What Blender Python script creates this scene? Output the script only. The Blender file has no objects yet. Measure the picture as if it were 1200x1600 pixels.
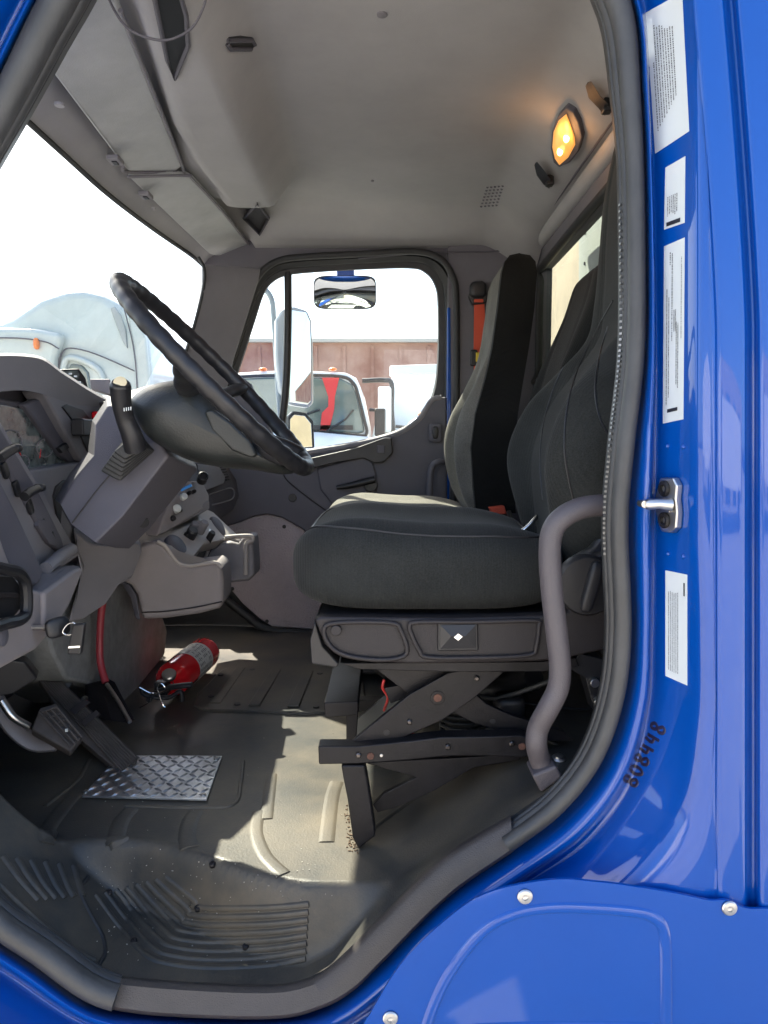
import bpy, bmesh, math, random
from mathutils import Vector, Matrix
from mathutils.bvhtree import BVHTree
random.seed(7)
R = math.radians
sc = bpy.context.scene
COL = sc.collection

# ------------------------------------------------------------------ camera and measuring helpers
CAM = Vector((0, 0, 1.70)); PITCH = R(5.0); FPX = 1150.0
def ray(px, py):
    dx = (px-600)/FPX; dy = (800-py)/FPX
    return Vector((dx, math.cos(PITCH)+dy*math.sin(PITCH), -math.sin(PITCH)+dy*math.cos(PITCH)))
def P(px, py, Y):
    d = ray(px, py); return CAM + d*(Y/d.y)
def PX(px, py, X):
    d = ray(px, py); return CAM + d*(X/d.x)
def PZ(px, py, z):
    d = ray(px, py); return CAM + d*((z-CAM.z)/d.z)
def pp(pts, Y=None):
    return [P(p[0], p[1], p[2] if len(p) > 2 else Y) for p in pts]

def cr(pts, n=8, closed=False):
    """Catmull-Rom through points (Vectors or tuples)"""
    pts = [Vector(p) for p in pts]; N = len(pts); out = []
    segs = N if closed else N-1
    for i in range(segs):
        if closed: a, b, c, d = pts[i-1], pts[i], pts[(i+1) % N], pts[(i+2) % N]
        else:
            b, c = pts[i], pts[i+1]
            a = pts[i-1] if i else b*2-c
            d = pts[i+2] if i+2 < N else c*2-b
        for k in range(n):
            t = k/n
            out.append(((b*2)+(c-a)*t+(a*2-b*5+c*4-d)*t*t+(b*3-a-c*3+d)*t*t*t)*0.5)
    if not closed: out.append(pts[-1].copy())
    return out

# ------------------------------------------------------------------ materials
MATS = {}
def mat(name, col, rough=.6, metal=0, bump=0, bscale=200, coat=0, var=0, vscale=6, spec=.5, emit=None, estr=0, stretch=None, dust=None, sheen=0):
    if name in MATS: return MATS[name]
    m = bpy.data.materials.new(name); m.use_nodes = True; nt = m.node_tree; N = nt.nodes; L = nt.links
    b = N['Principled BSDF']
    b.inputs['Base Color'].default_value = (*col, 1); b.inputs['Roughness'].default_value = rough
    b.inputs['Metallic'].default_value = metal; b.inputs['Coat Weight'].default_value = coat
    b.inputs['Coat Roughness'].default_value = .03; b.inputs['Specular IOR Level'].default_value = spec
    b.inputs['Sheen Weight'].default_value = sheen
    tc = N.new('ShaderNodeNewGeometry'); src = tc.outputs['Position']
    if stretch:
        mp = N.new('ShaderNodeMapping'); mp.inputs['Scale'].default_value = stretch; L.new(src, mp.inputs['Vector']); bsrc = mp.outputs['Vector']
    else: bsrc = src
    if var or dust:
        n = N.new('ShaderNodeTexNoise'); n.inputs['Scale'].default_value = vscale; n.inputs['Detail'].default_value = 8; n.inputs['Roughness'].default_value = .65
        L.new(src, n.inputs['Vector'])
        cr_ = N.new('ShaderNodeValToRGB'); cr_.color_ramp.elements[0].position = .35; cr_.color_ramp.elements[1].position = .68
        c2 = dust if dust else tuple(min(1, c*(1+var)) for c in col)
        c1 = tuple(c*(1-var*.6) for c in col)
        cr_.color_ramp.elements[0].color = (*c1, 1); cr_.color_ramp.elements[1].color = (*c2, 1)
        L.new(n.outputs['Fac'], cr_.inputs['Fac']); L.new(cr_.outputs['Color'], b.inputs['Base Color'])
        mr = N.new('ShaderNodeMapRange'); mr.inputs['To Min'].default_value = max(.02, rough-.1*(1 if rough > .2 else .3)); mr.inputs['To Max'].default_value = min(1, rough+.12*(1 if rough > .2 else .3))
        L.new(n.outputs['Fac'], mr.inputs['Value']); L.new(mr.outputs['Result'], b.inputs['Roughness'])
    if bump:
        n2 = N.new('ShaderNodeTexNoise'); n2.inputs['Scale'].default_value = bscale; n2.inputs['Detail'].default_value = 3
        L.new(bsrc, n2.inputs['Vector'])
        bp = N.new('ShaderNodeBump'); bp.inputs['Strength'].default_value = bump; bp.inputs['Distance'].default_value = .002
        L.new(n2.outputs['Fac'], bp.inputs['Height']); L.new(bp.outputs['Normal'], b.inputs['Normal'])
    if emit:
        b.inputs['Emission Color'].default_value = (*emit, 1); b.inputs['Emission Strength'].default_value = estr
    MATS[name] = m; return m

def fabric_mat(name, col, scale=900, axis='Y', patch=None):
    if name in MATS: return MATS[name]
    m = mat(name, col, .95, sheen=.06, spec=.15); nt = m.node_tree; N = nt.nodes; L = nt.links; b = N['Principled BSDF']
    b.inputs['Sheen Roughness'].default_value = .5
    g = N.new('ShaderNodeNewGeometry')
    w = N.new('ShaderNodeTexWave'); w.bands_direction = axis; w.inputs['Scale'].default_value = scale/6.28; w.inputs['Distortion'].default_value = .6; w.inputs['Detail'].default_value = 1
    L.new(g.outputs['Position'], w.inputs['Vector'])
    n = N.new('ShaderNodeTexNoise'); n.inputs['Scale'].default_value = 420; n.inputs['Detail'].default_value = 4; L.new(g.outputs['Position'], n.inputs['Vector'])
    n3 = N.new('ShaderNodeTexNoise'); n3.inputs['Scale'].default_value = 7; n3.inputs['Detail'].default_value = 6; L.new(g.outputs['Position'], n3.inputs['Vector'])
    a = N.new('ShaderNodeMath'); a.operation = 'ADD'; L.new(w.outputs['Fac'], a.inputs[0]); L.new(n.outputs['Fac'], a.inputs[1])
    bp = N.new('ShaderNodeBump'); bp.inputs['Strength'].default_value = .35; bp.inputs['Distance'].default_value = .0012
    L.new(a.outputs[0], bp.inputs['Height']); L.new(bp.outputs['Normal'], b.inputs['Normal'])
    r = N.new('ShaderNodeValToRGB'); r.color_ramp.elements[0].color = (*[c*.55 for c in col], 1); r.color_ramp.elements[1].color = (*[c*1.9 for c in col], 1)
    r.color_ramp.elements[0].position = .3; r.color_ramp.elements[1].position = .7
    mx = N.new('ShaderNodeMath'); mx.operation = 'MULTIPLY_ADD'; mx.inputs[1].default_value = .5; L.new(n.outputs['Fac'], mx.inputs[0])
    h = N.new('ShaderNodeMath'); h.operation = 'MULTIPLY'; h.inputs[1].default_value = .5; L.new(n3.outputs['Fac'], h.inputs[0]); L.new(h.outputs[0], mx.inputs[2])
    L.new(mx.outputs[0], r.inputs['Fac']); L.new(r.outputs['Color'], b.inputs['Base Color'])
    return m

def glass_mat(name, tint=(1, 1, 1), dirt=.03, rough=0.0):
    if name in MATS: return MATS[name]
    m = bpy.data.materials.new(name); m.use_nodes = True; nt = m.node_tree; N = nt.nodes; L = nt.links
    N.remove(N['Principled BSDF']); out = N['Material Output']
    t = N.new('ShaderNodeBsdfTransparent'); t.inputs['Color'].default_value = (*tint, 1)
    g = N.new('ShaderNodeBsdfGlossy'); g.inputs['Roughness'].default_value = rough
    f = N.new('ShaderNodeFresnel'); gb_ = N.new('ShaderNodeNewGeometry'); mi = N.new('ShaderNodeMapRange'); mi.inputs['To Min'].default_value = 1.45; mi.inputs['To Max'].default_value = 1/1.45
    L.new(gb_.outputs['Backfacing'], mi.inputs['Value']); L.new(mi.outputs['Result'], f.inputs['IOR'])
    mx = N.new('ShaderNodeMixShader'); L.new(f.outputs[0], mx.inputs[0]); L.new(t.outputs[0], mx.inputs[1]); L.new(g.outputs[0], mx.inputs[2])
    d = N.new('ShaderNodeBsdfDiffuse'); d.inputs['Color'].default_value = (.8, .8, .78, 1)
    n = N.new('ShaderNodeTexNoise'); n.inputs['Scale'].default_value = 5; n.inputs['Detail'].default_value = 9; n.inputs['Roughness'].default_value = .7
    gp = N.new('ShaderNodeNewGeometry'); L.new(gp.outputs['Position'], n.inputs['Vector'])
    mr = N.new('ShaderNodeMapRange'); mr.inputs['From Min'].default_value = .35; mr.inputs['From Max'].default_value = .75; mr.inputs['To Min'].default_value = dirt*.5; mr.inputs['To Max'].default_value = dirt*1.8
    L.new(n.outputs['Fac'], mr.inputs['Value'])
    m2 = N.new('ShaderNodeMixShader'); L.new(mr.outputs[0], m2.inputs[0]); L.new(mx.outputs[0], m2.inputs[1]); L.new(d.outputs[0], m2.inputs[2])
    L.new(m2.outputs[0], out.inputs['Surface'])
    MATS[name] = m; return m

blue = mat('blue_paint', (.0, .058, .31), .30, coat=1, var=.04, vscale=3, spec=.15)
def add_orange_peel(m, s=.05, sc_=35):
    nt = m.node_tree; N = nt.nodes; L = nt.links; b = N['Principled BSDF']
    g = N.new('ShaderNodeNewGeometry'); n = N.new('ShaderNodeTexNoise'); n.inputs['Scale'].default_value = sc_; n.inputs['Detail'].default_value = 2
    L.new(g.outputs['Position'], n.inputs['Vector']); bp = N.new('ShaderNodeBump'); bp.inputs['Strength'].default_value = s; bp.inputs['Distance'].default_value = .004
    L.new(n.outputs['Fac'], bp.inputs['Height']); L.new(bp.outputs['Normal'], b.inputs['Coat Normal'])
add_orange_peel(blue, .03, 5)
headl = mat('headliner_vinyl', (.355, .352, .355), .8, bump=.25, bscale=500, var=.10, vscale=4)
visorm = mat('visor_vinyl', (.42, .435, .435), .75, bump=.3, bscale=350, var=.15, vscale=7)
trimg = mat('grey_trim', (.19, .184, .20), .62, bump=.3, bscale=700, var=.10, vscale=5)
trimd = mat('dark_grey_trim', (.090, .087, .104), .6, bump=.35, bscale=700, var=.12, vscale=6)
triml = mat('light_grey_trim', (.24, .215, .215), .6, bump=.3, bscale=700, var=.10, vscale=6)
wallm = mat('wall_vinyl', (.145, .14, .158), .75, bump=.3, bscale=500, var=.1)
brownp = mat('brown_grey_plastic', (.022, .019, .020), .5, spec=.35, bump=.35, bscale=600, var=.15, vscale=9)
kickm = mat('kick_plate_plastic', (.046, .040, .038), .5, bump=.4, bscale=500, var=.18, vscale=12)
black = mat('black_plastic', (.014, .014, .016), .42, bump=.15, bscale=600, var=.2, vscale=10)
blackr = mat('black_rubber', (.022, .023, .024), .55, bump=.3, bscale=300, var=.35, vscale=12)
sealm = mat('seal_rubber', (.040, .041, .042), .48, bump=.3, bscale=120, var=.3, vscale=14, stretch=(1, 1, .3))
matm = mat('rubber_floor_mat', (.029, .032, .033), .46, bump=.22, bscale=260, vscale=3.5, dust=(.122, .100, .070), spec=.4)
textm = mat('textured_grey_panel', (.42, .37, .38), .75, bump=1.0, bscale=130, var=.08, spec=.3)
textm.node_tree.nodes['Bump'].inputs['Distance'].default_value = .006
carpet = mat('carpet', (.19, .195, .195), .95, bump=.8, bscale=420, var=.2, vscale=30, spec=.1)
frame = mat('black_steel', (.009, .008, .009), .45, spec=.3, bump=.2, bscale=200, var=.5, vscale=15)
handlem = mat('rubberised_grey', (.075, .066, .072), .5, bump=.35, bscale=500, var=.10)
metal = mat('brushed_metal', (.55, .54, .52), .32, metal=1, var=.12, vscale=20)
chrome = mat('chrome', (.75, .75, .73), .12, metal=1)
tread = mat('tread_plate_aluminium', (.62, .64, .66), .36, metal=1, var=.35, vscale=14, bump=.2, bscale=200)
red = mat('red_enamel', (.68, .012, .018), .22, coat=.6)
redc = mat('red_cable', (.22, .02, .03), .5)
redb = mat('red_webbing', (.62, .09, .045), .8, bump=.5, bscale=600)
white = mat('white_sticker', (.60, .64, .63), .45, bump=.1, bscale=60, var=.04)
ink = mat('grey_print', (.05, .055, .06), .6)
inkb = mat('black_ink', (.012, .008, .03), .35)
paintw = mat('white_paint', (.78, .79, .78), .35, coat=.5, var=.05, vscale=2)
tglass = mat('tinted_truck_glass', (.10, .14, .13), .08, coat=.6, spec=.8, var=.3, vscale=2)
amber = mat('amber_lens', (.85, .22, .04), .25)
ambrl = mat('lit_dome_lens', (.9, .45, .12), .3, emit=(1.0, .42, .09), estr=.2)
bulbm = mat('lit_bulb', (1, .8, .4), .3, emit=(1.0, .62, .2), estr=2.2)
yellow = mat('yellow_plastic', (.7, .5, .04), .45)
cream = mat('cream_plastic', (.72, .62, .40), .45)
ply = mat('plywood_box_panel', (.30, .25, .165), .8, bump=.5, bscale=40, var=.2, vscale=5, stretch=(1, 1, .1))
gpanel = mat('pale_green_box_panel', (.24, .27, .235), .7, var=.12, vscale=8)
mirrorm = mat('mirror_glass', (.86, .88, .88), .02, metal=1)
clus = mat('gauge_glass', (.10, .125, .12), .16, coat=1, var=.7, vscale=35, stretch=None)  # mottled tone imitates the pale reflections on the glass
conc = mat('yard_concrete', (.36, .34, .31), .85, bump=.4, bscale=60, var=.2, vscale=1.2)
rust = mat('brown_metal_siding', (.27, .125, .095), .75, dust=(.46, .30, .25), vscale=.7, bump=.5, bscale=3, stretch=(6, 1, .1))
redrefl = mat('red_reflection_tone', (.62, .03, .03), .5)
glass = glass_mat('cab_glass', (.80, .85, .82), .085)  # heavy diffuse film: dust, raised to imitate the pale haze over the view
doorglass = glass_mat('door_glass', (.86, .93, .90), .02)
silver = mat('silver_label', (.62, .62, .60), .4, metal=.1, var=.25, vscale=60)
bluelt = mat('blue_light', (.05, .3, .8), .4)
fabm = fabric_mat('deep_black_seat_cloth', (.009, .0095, .009), 380, 'Y')
fab = fabric_mat('black_seat_cloth', (.021, .0225, .0215), 380, 'Y')
fabx = fabric_mat('black_cushion_cloth', (.018, .0195, .019), 380, 'X')
fabz = fabric_mat('black_ribbed_cloth', (.0115, .0125, .0125), 400, 'Y')
fabg = fabric_mat('sunlit_seat_cloth', (.115, .11, .096), 500, 'Y')  # sunlight on the passenger seat is put into this paler cloth colour
crown = mat('tree_foliage', (.06, .10, .035), .8, var=.5, vscale=3)
bark = mat('tree_bark', (.12, .08, .05), .9)

# ------------------------------------------------------------------ object helpers
def link(o, parent=None):
    COL.objects.link(o)
    if parent: o.parent = parent
    return o
def wloc(o):
    v = Vector((0, 0, 0))
    while o: v += o.location; o = o.parent
    return v
def thing(name, label, cat, loc, group=None):
    o = bpy.data.objects.new(name, None); o.empty_display_size = .1
    o.location = loc; COL.objects.link(o); o['label'] = label; o['category'] = cat
    if group: o['group'] = group
    return o
def tag(o, label, cat=None, group=None, kind=None):
    if label: o['label'] = label
    if cat: o['category'] = cat
    if group: o['group'] = group
    if kind: o['kind'] = kind
    return o
def mk(name, verts, faces, m, parent=None, smooth=35, bev=0, bseg=2, solid=0, label=None, merge=0):
    verts = [Vector(v) for v in verts]
    lo = Vector([min(v[i] for v in verts) for i in range(3)]); hi = Vector([max(v[i] for v in verts) for i in range(3)])
    c = (lo+hi)/2
    me = bpy.data.meshes.new(name); me.from_pydata([v-c for v in verts], [], faces)
    bm = bmesh.new(); bm.from_mesh(me)
    if merge: bmesh.ops.remove_doubles(bm, verts=bm.verts, dist=merge)
    bmesh.ops.recalc_face_normals(bm, faces=bm.faces)
    bm.to_mesh(me); bm.free()
    me.materials.append(m)
    if smooth:
        for p in me.polygons: p.use_smooth = True
        me.set_sharp_from_angle(angle=R(smooth))
    o = bpy.data.objects.new(name, me)
    o.location = c-(wloc(parent) if parent else Vector((0, 0, 0)))
    link(o, parent)
    if solid:
        s = o.modifiers.new('solid', 'SOLIDIFY'); s.thickness = solid; s.offset = 0
    if bev:
        b = o.modifiers.new('bevel', 'BEVEL'); b.width = bev; b.segments = bseg; b.limit_method = 'ANGLE'; b.angle_limit = R(40); b.harden_normals = True
    if label: o['label'] = label
    return o
class G:
    """gathers geometry for ONE mesh"""
    def __init__(s): s.v = []; s.f = []
    def add(s, v, f):
        n = len(s.v); s.v += [Vector(x) for x in v]; s.f += [tuple(i+n for i in q) for q in f]; return s
    def build(s, name, m, parent=None, **k): return mk(name, s.v, s.f, m, parent, **k)

def g_plate(pts, vec):
    n = len(pts); v = list(pts)+[p+vec for p in pts]
    f = [tuple(range(n)), tuple(range(2*n-1, n-1, -1))]+[(i, i+n, (i+1) % n+n, (i+1) % n) for i in range(n)]
    return v, f
def plate(name, pts, vec, m, parent=None, bev=.003, **k):
    v, f = g_plate([Vector(p) for p in pts], Vector(vec)); return mk(name, v, f, m, parent, bev=bev, **k)
def g_box(c, s, rot=None):
    c = Vector(c); v = []
    for a in (-1, 1):
        for b in (-1, 1):
            for d in (-1, 1):
                q = Vector((a*s[0]/2, b*s[1]/2, d*s[2]/2))
                if rot: q = rot @ q
                v.append(c+q)
    return v, [(0, 1, 3, 2), (4, 6, 7, 5), (0, 4, 5, 1), (2, 3, 7, 6), (0, 2, 6, 4), (1, 5, 7, 3)]
def box(name, c, s, m, parent=None, rot=None, bev=.003, **k):
    v, f = g_box(c, s, rot); return mk(name, v, f, m, parent, bev=bev, **k)
def g_tube(pts, rad, n=12, closed=False, caps=True, flat=None):
    pts = [Vector(p) for p in pts]; N = len(pts); v = []; f = []
    rr = rad if isinstance(rad, (list, tuple)) else [rad]*N
    T = []
    for i in range(N):
        if closed: t = pts[(i+1) % N]-pts[i-1]
        else: t = pts[min(i+1, N-1)]-pts[max(i-1, 0)]
        T.append(t.normalized())
    up = Vector((0, 1, 0)) if abs(T[0].y) < .9 else Vector((0, 0, 1))
    nrm = (up-T[0]*up.dot(T[0])).normalized()
    for i in range(N):
        nrm = (nrm-T[i]*nrm.dot(T[i])).normalized(); bi = T[i].cross(nrm)
        for k in range(n):
            a = 2*math.pi*k/n
            q = nrm*math.cos(a)*(flat or 1)+bi*math.sin(a)
            v.append(pts[i]+q*rr[i])
    for i in range(N if closed else N-1):
        for k in range(n):
            a, b = i*n+k, i*n+(k+1) % n; c, d = ((i+1) % N)*n+(k+1) % n, ((i+1) % N)*n+k
            f.append((a, b, c, d))
    if not closed and caps:
        f.append(tuple(range(n-1, -1, -1))); f.append(tuple((N-1)*n+k for k in range(n)))
    return v, f
def tube(name, pts, rad, m, parent=None, n=12, closed=False, sm=0, **k):
    fl = k.pop('flat', None)
    if sm: pts = cr(pts, sm, closed)
    v, f = g_tube(pts, rad, n, closed, flat=fl); return mk(name, v, f, m, parent, smooth=50, **k)
def g_grid(rows, cu=False, cv=False):
    """rows: list of equal-length lists of points"""
    a, b = len(rows), len(rows[0]); v = [p for r in rows for p in r]; f = []
    for i in range(a if cv else a-1):
        for j in range(b if cu else b-1):
            f.append((i*b+j, i*b+(j+1) % b, ((i+1) % a)*b+(j+1) % b, ((i+1) % a)*b+j))
    return v, f
def grid(name, rows, m, parent=None, cu=False, cv=False, **k):
    v, f = g_grid(rows, cu, cv); return mk(name, v, f, m, parent, **k)
def spow(x, e): return math.copysign(abs(x)**e, x)
def g_sup(c, r, e1=.4, e2=.4, nu=48, nv=24, rot=None, fn=None):
    c = Vector(c); v = []; f = []
    for j in range(nv+1):
        a = -math.pi/2+math.pi*j/nv
        for i in range(nu):
            b = 2*math.pi*i/nu
            q = Vector((r[0]*spow(math.cos(a), e1)*spow(math.cos(b), e2), r[1]*spow(math.cos(a), e1)*spow(math.sin(b), e2), r[2]*spow(math.sin(a), e1)))
            if fn: q = fn(q)
            if rot: q = rot @ q
            v.append(c+q)
    for j in range(nv):
        for i in range(nu):
            f.append((j*nu+i, j*nu+(i+1) % nu, (j+1)*nu+(i+1) % nu, (j+1)*nu+i))
    return v, f
def sup(name, c, r, m, parent=None, e1=.4, e2=.4, rot=None, fn=None, nu=48, nv=24, **k):
    v, f = g_sup(c, r, e1, e2, nu, nv, rot, fn); return mk(name, v, f, m, parent, smooth=60, merge=1e-5, **k)
def g_disc(c, nrm, r, t, n=20):
    """short cylinder whose outer face is at c"""
    nrm = Vector(nrm).normalized(); return g_tube([Vector(c)-nrm*t, Vector(c)], r, n)
def g_lathe(c, ax, prof, n=32):
    """prof: (distance along axis, radius)"""
    c = Vector(c); ax = Vector(ax).normalized(); up = Vector((0, 0, 1)) if abs(ax.z) < .9 else Vector((1, 0, 0))
    u = (up-ax*up.dot(ax)).normalized(); w = ax.cross(u); rows = []
    for d, r in prof: rows.append([c+ax*d+(u*math.cos(2*math.pi*k/n)+w*math.sin(2*math.pi*k/n))*max(r, 1e-4) for k in range(n)])
    return g_grid(rows, cu=True)
def sst(a, b, x):
    t = max(0, min(1, (x-a)/(b-a))); return t*t*(3-2*t)
def bvh_of(v, f): return BVHTree.FromPolygons([tuple(x) for x in v], f)
def hit(bvh, px, py, off=0.0):
    d = ray(px, py).normalized(); h = bvh.ray_cast(CAM, d)
    if h[0] is None: return P(px, py, 1.05)
    n = h[1] if h[1].dot(d) < 0 else -h[1]
    return h[0]+n*off
def sheet(bvh, q, nx, ny, off, g=None):
    """quad of pixels laid on a surface as a thin raised sheet"""
    top = []; bot = []
    for j in range(ny+1):
        r1 = []; r0 = []
        for i in range(nx+1):
            u, v = i/nx, j/ny
            x = (q[0][0]*(1-u)+q[1][0]*u)*(1-v)+(q[3][0]*(1-u)+q[2][0]*u)*v
            y = (q[0][1]*(1-u)+q[1][1]*u)*(1-v)+(q[3][1]*(1-u)+q[2][1]*u)*v
            r1.append(hit(bvh, x, y, off)); r0.append(hit(bvh, x, y, off-.0015))
        top.append(r1); bot.append(r0)
    g = g or G(); g.add(*g_grid(top))
    ring = [top[0][i] for i in range(nx+1)]+[top[j][nx] for j in range(1, ny+1)]+[top[ny][i] for i in range(nx-1, -1, -1)]+[top[j][0] for j in range(ny-1, 0, -1)]
    rin2 = [bot[0][i] for i in range(nx+1)]+[bot[j][nx] for j in range(1, ny+1)]+[bot[ny][i] for i in range(nx-1, -1, -1)]+[bot[j][0] for j in range(ny-1, 0, -1)]
    g.add(*g_grid([ring, rin2], cu=True)); return g
def g_ribbon(bvh, path, hw, h, n=6, base=-.002, closed=False):
    """raised rib with slanted flanks, laid along a path of pixels on a surface"""
    pts = cr([Vector((p[0], p[1], 0)) for p in path], n, closed)
    c = [hit(bvh, p.x, p.y, 0) for p in pts]; N = len(c); rows = []
    for i in range(N):
        t = (c[(i+1) % N]-c[i-1]) if closed else (c[min(i+1, N-1)]-c[max(i-1, 0)]); t.normalize()
        h2 = bvh.find_nearest(c[i]); nn = h2[1] if h2[1].dot(CAM-c[i]) > 0 else -h2[1]
        s = t.cross(nn).normalized()
        rows.append([c[i]-s*hw*1.25+nn*base, c[i]-s*hw*.8+nn*h*.8, c[i]-s*hw*.45+nn*h, c[i]+s*hw*.45+nn*h, c[i]+s*hw*.8+nn*h*.8, c[i]+s*hw*1.25+nn*base])
    v, f = g_grid(rows, cv=closed)
    if not closed:
        f = f+[tuple(range(5, -1, -1)), tuple((N-1)*6+k for k in range(6))]
    return v, f
def screw(name, px, py, Y, r, m, parent, nrm=(0, -1, 0), bvh=None):
    c = hit(bvh, px, py, .002) if bvh else P(px, py, Y)
    g = G(); nrm = Vector(nrm).normalized()
    g.add(*g_lathe(c, nrm, [(-.004, r), (.0, r), (.0022, r*.82), (.0024, r*.45), (.0008, r*.4), (.0006, 0)], 18))
    return g.build(name, m, parent)

# ================================================================== TRUCK CAB
cab = thing('truck_cab', 'bright blue truck cab seen through its open driver door', 'truck', (0, 1.0, .9))

# ---- door opening: stations of (S seal edge, F flange ridge, J0 recess, J1 rounded edge, O outer skin) in photo pixels
ST = [
 [(700,-235),(705,-255),(710,-270),(720,-330),(730,-370)],
 [(905,-140),(920,-160),(938,-172),(985,-205),(1015,-225)],
 [(982,0),(996,-4),(1006,-6),(1064,-10),(1098,-14)],
 [(1000,150),(1012,149),(1018,150),(1073,147),(1104,144)],
 [(1007,350),(1020,350),(1025,350),(1075,350),(1108,350)],
 [(1006,550),(1021,550),(1028,550),(1075,550),(1110,550)],
 [(990,700),(1016,700),(1026,700),(1075,700),(1112,700)],
 [(981,820),(1013,820),(1024,820),(1075,820),(1114,820)],
 [(986,980),(1012,982),(1022,985),(1079,988),(1116,990)],
 [(975,1090),(1006,1100),(1016,1105),(1077,1128),(1116,1140)],
 [(940,1190),(972,1213),(984,1222),(1050,1270),(1090,1300)],
 [(880,1268),(905,1302),(914,1315),(960,1375),(990,1410)],
 [(800,1330),(817,1368),(823,1380),(850,1435),(868,1470)],
 [(695,1405),(714,1440),(720,1452),(752,1506),(770,1540)],
 [(600,1502),(616,1535),(622,1547),(650,1600),(665,1635)],
 [(510,1573),(518,1602),(522,1614),(535,1675),(542,1715)],
 [(400,1591),(400,1618),(400,1630),(400,1690),(400,1735)],
 [(250,1586),(250,1612),(250,1624),(250,1690),(250,1735)],
 [(150,1568),(142,1594),(139,1605),(122,1672),(110,1715)],
 [(60,1508),(42,1530),(34,1540),(-8,1590),(-40,1625)],
 [(-50,1420),(-74,1438),(-86,1446),(-135,1485),(-165,1510)],
 [(-160,1230),(-190,1240),(-202,1244),(-260,1260),(-300,1275)],
 [(-225,900),(-255,900),(-267,900),(-330,900),(-370,900)],
 [(-200,560),(-226,552),(-236,548),(-290,520),(-330,500)],
 [(-100,330),(-122,320),(-131,315),(-180,290),(-220,270)],
 [(0,132),(-18,122),(-27,117),(-75,88),(-110,68)],
 [(63,5),(46,-5),(37,-10),(-10,-40),(-44,-60)],
 [(130,-110),(116,-124),(108,-132),(66,-170),(36,-200)],
 [(250,-200),(242,-220),(238,-230),(215,-285),(200,-325)],
 [(450,-240),(450,-262),(450,-274),(450,-330),(450,-370)],
]
YS = [1.085, 1.035, 1.062, .998, .972]
def lean(py): return 1+.036*max(0, min(1.4, (700-py)/700))
NS = 10
cols = [cr([Vector((s[k][0], s[k][1], 0)) for s in ST], NS, True) for k in range(5)]
NN = len(cols[0])
Spx = cols[0]
def inward(i, d):
    t = (Spx[(i+2) % NN]-Spx[i-2]).normalized(); n = Vector((t.y, -t.x, 0))
    n = -n if (Vector((450, 700, 0))-Spx[i]).dot(n) < 0 else n
    return Spx[i]+n*d
rows = []
prof = [(None, 1.12)]
for i in range(NN):
    r = []
    q = inward(i, 16); r.append(P(q.x, q.y, 1.13*lean(q.y)))
    q = inward(i, 8); r.append(P(q.x, q.y, 1.10*lean(q.y)))
    cp = [Vector((cols[k][i].x, cols[k][i].y, YS[k])) for k in range(5)]
    # refined profile across the jamb
    prof3 = [cp[0], cp[0].lerp(cp[1], .55)+Vector((0, 0, -.012)), cp[1], cp[1].lerp(cp[2], .6)+Vector((0, 0, .006)), cp[2],
             cp[2].lerp(cp[3], .3), cp[2].lerp(cp[3], .6), cp[3].lerp(cp[2], .12), cp[3].lerp(cp[4], .25)+Vector((0, 0, -.004)), cp[3].lerp(cp[4], .6)+Vector((0, 0, -.005)), cp[4]]
    for c in cr(prof3, 3): r.append(P(c.x, c.y, c.z*lean(c.y)))
    # outer skin out to a far border, with vertical seams
    o = cols[4][i]; d = (o-Vector((450, 700, 0))); far = Vector((450, 700, 0))+d*(1+1.1*260/ max(60, d.length)*1.5)
    if abs(o.y-600) < 620 and o.x > 1000: far = Vector((1900, o.y+(o.y-700)*.4, 0))
    K = 34
    if o.x > 1000 and abs(o.y-600) < 900:
        us = [(1119,.972),(1121,.9705),(1123,.969),(1130,.968),(1145,.967),(1158,.968),(1163,.969),(1166,.972),(1168,.977),(1170,.981),(1173,.983),(1177,.983),(1180,.981),(1182,.977),(1184,.971),(1187,.967),(1190,.965),(1195,.964),(1203,.9635),(1220,.963),(1260,.963),(1350,.964),(1500,.966),(1700,.968),(1900,.97)]
        n0 = K-len(us); seq = []
        for k in range(1, n0+1):
            t = k/(n0+1); seq.append((o.x*(1-t)+1119*t, .972-.002*math.sin(t*3.14)))
        for (u, Y) in [(a, b) for a, b in seq]+us:
            sh = -36*max(0, min(1, (520-o.y)/520))**1.3
            x = u+sh if u >= 1119 else o.x+(1119+sh-o.x)*((u-o.x)/(1119-o.x) if 1119 != o.x else 0)
            y = o.y+(x-o.x)*(o.y-700)*.0004
            r.append(P(x, y, Y*lean(y)))
    else:
        for k in range(1, K+1):
            t = (k/K)**1.6; c = o.lerp(far, t); r.append(P(c.x, c.y, .972*lean(c.y)))
    rows.append(r)
v, f = g_grid(rows, cv=True)
body_bvh = bvh_of(v, f)
mk('body_panel', v, f, blue, cab, smooth=60)

# ---- lower skirt panel, proud of the body, with pressed ridge and screws
top = [(540,1650),(572,1592),(625,1505),(690,1440),(760,1393),(860,1372),(930,1375),(1000,1384),(1060,1394),(1108,1404),(1135,1404),(1165,1416),(1200,1417),(1330,1418)]
tp = cr([Vector((a, b, 0)) for a, b in top], 6)
rowsk = []
for p in tp:
    r = [P(p.x, p.y, .975), P(p.x, p.y, .962), P(p.x+.5, p.y+3, .9585)]
    for k in range(1, 10): r.append(P(p.x, p.y+3+(1900-p.y)*k/9, .9585))
    rowsk.append(r)
v, f = g_grid(rowsk); skirt_bvh = bvh_of(v, f)
skirt = mk('skirt_panel', v, f, blue, cab, smooth=40, label='separate lower blue skirt panel with pressed ridge and screws')
def skr(px, py, off=0): return hit(skirt_bvh, px, py, off)
rp = [(650,1680),(668,1600),(700,1525),(752,1458),(800,1430),(860,1419),(930,1420),(990,1425),(1020,1433),(1037,1455),(1041,1520),(1041,1680)]
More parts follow.
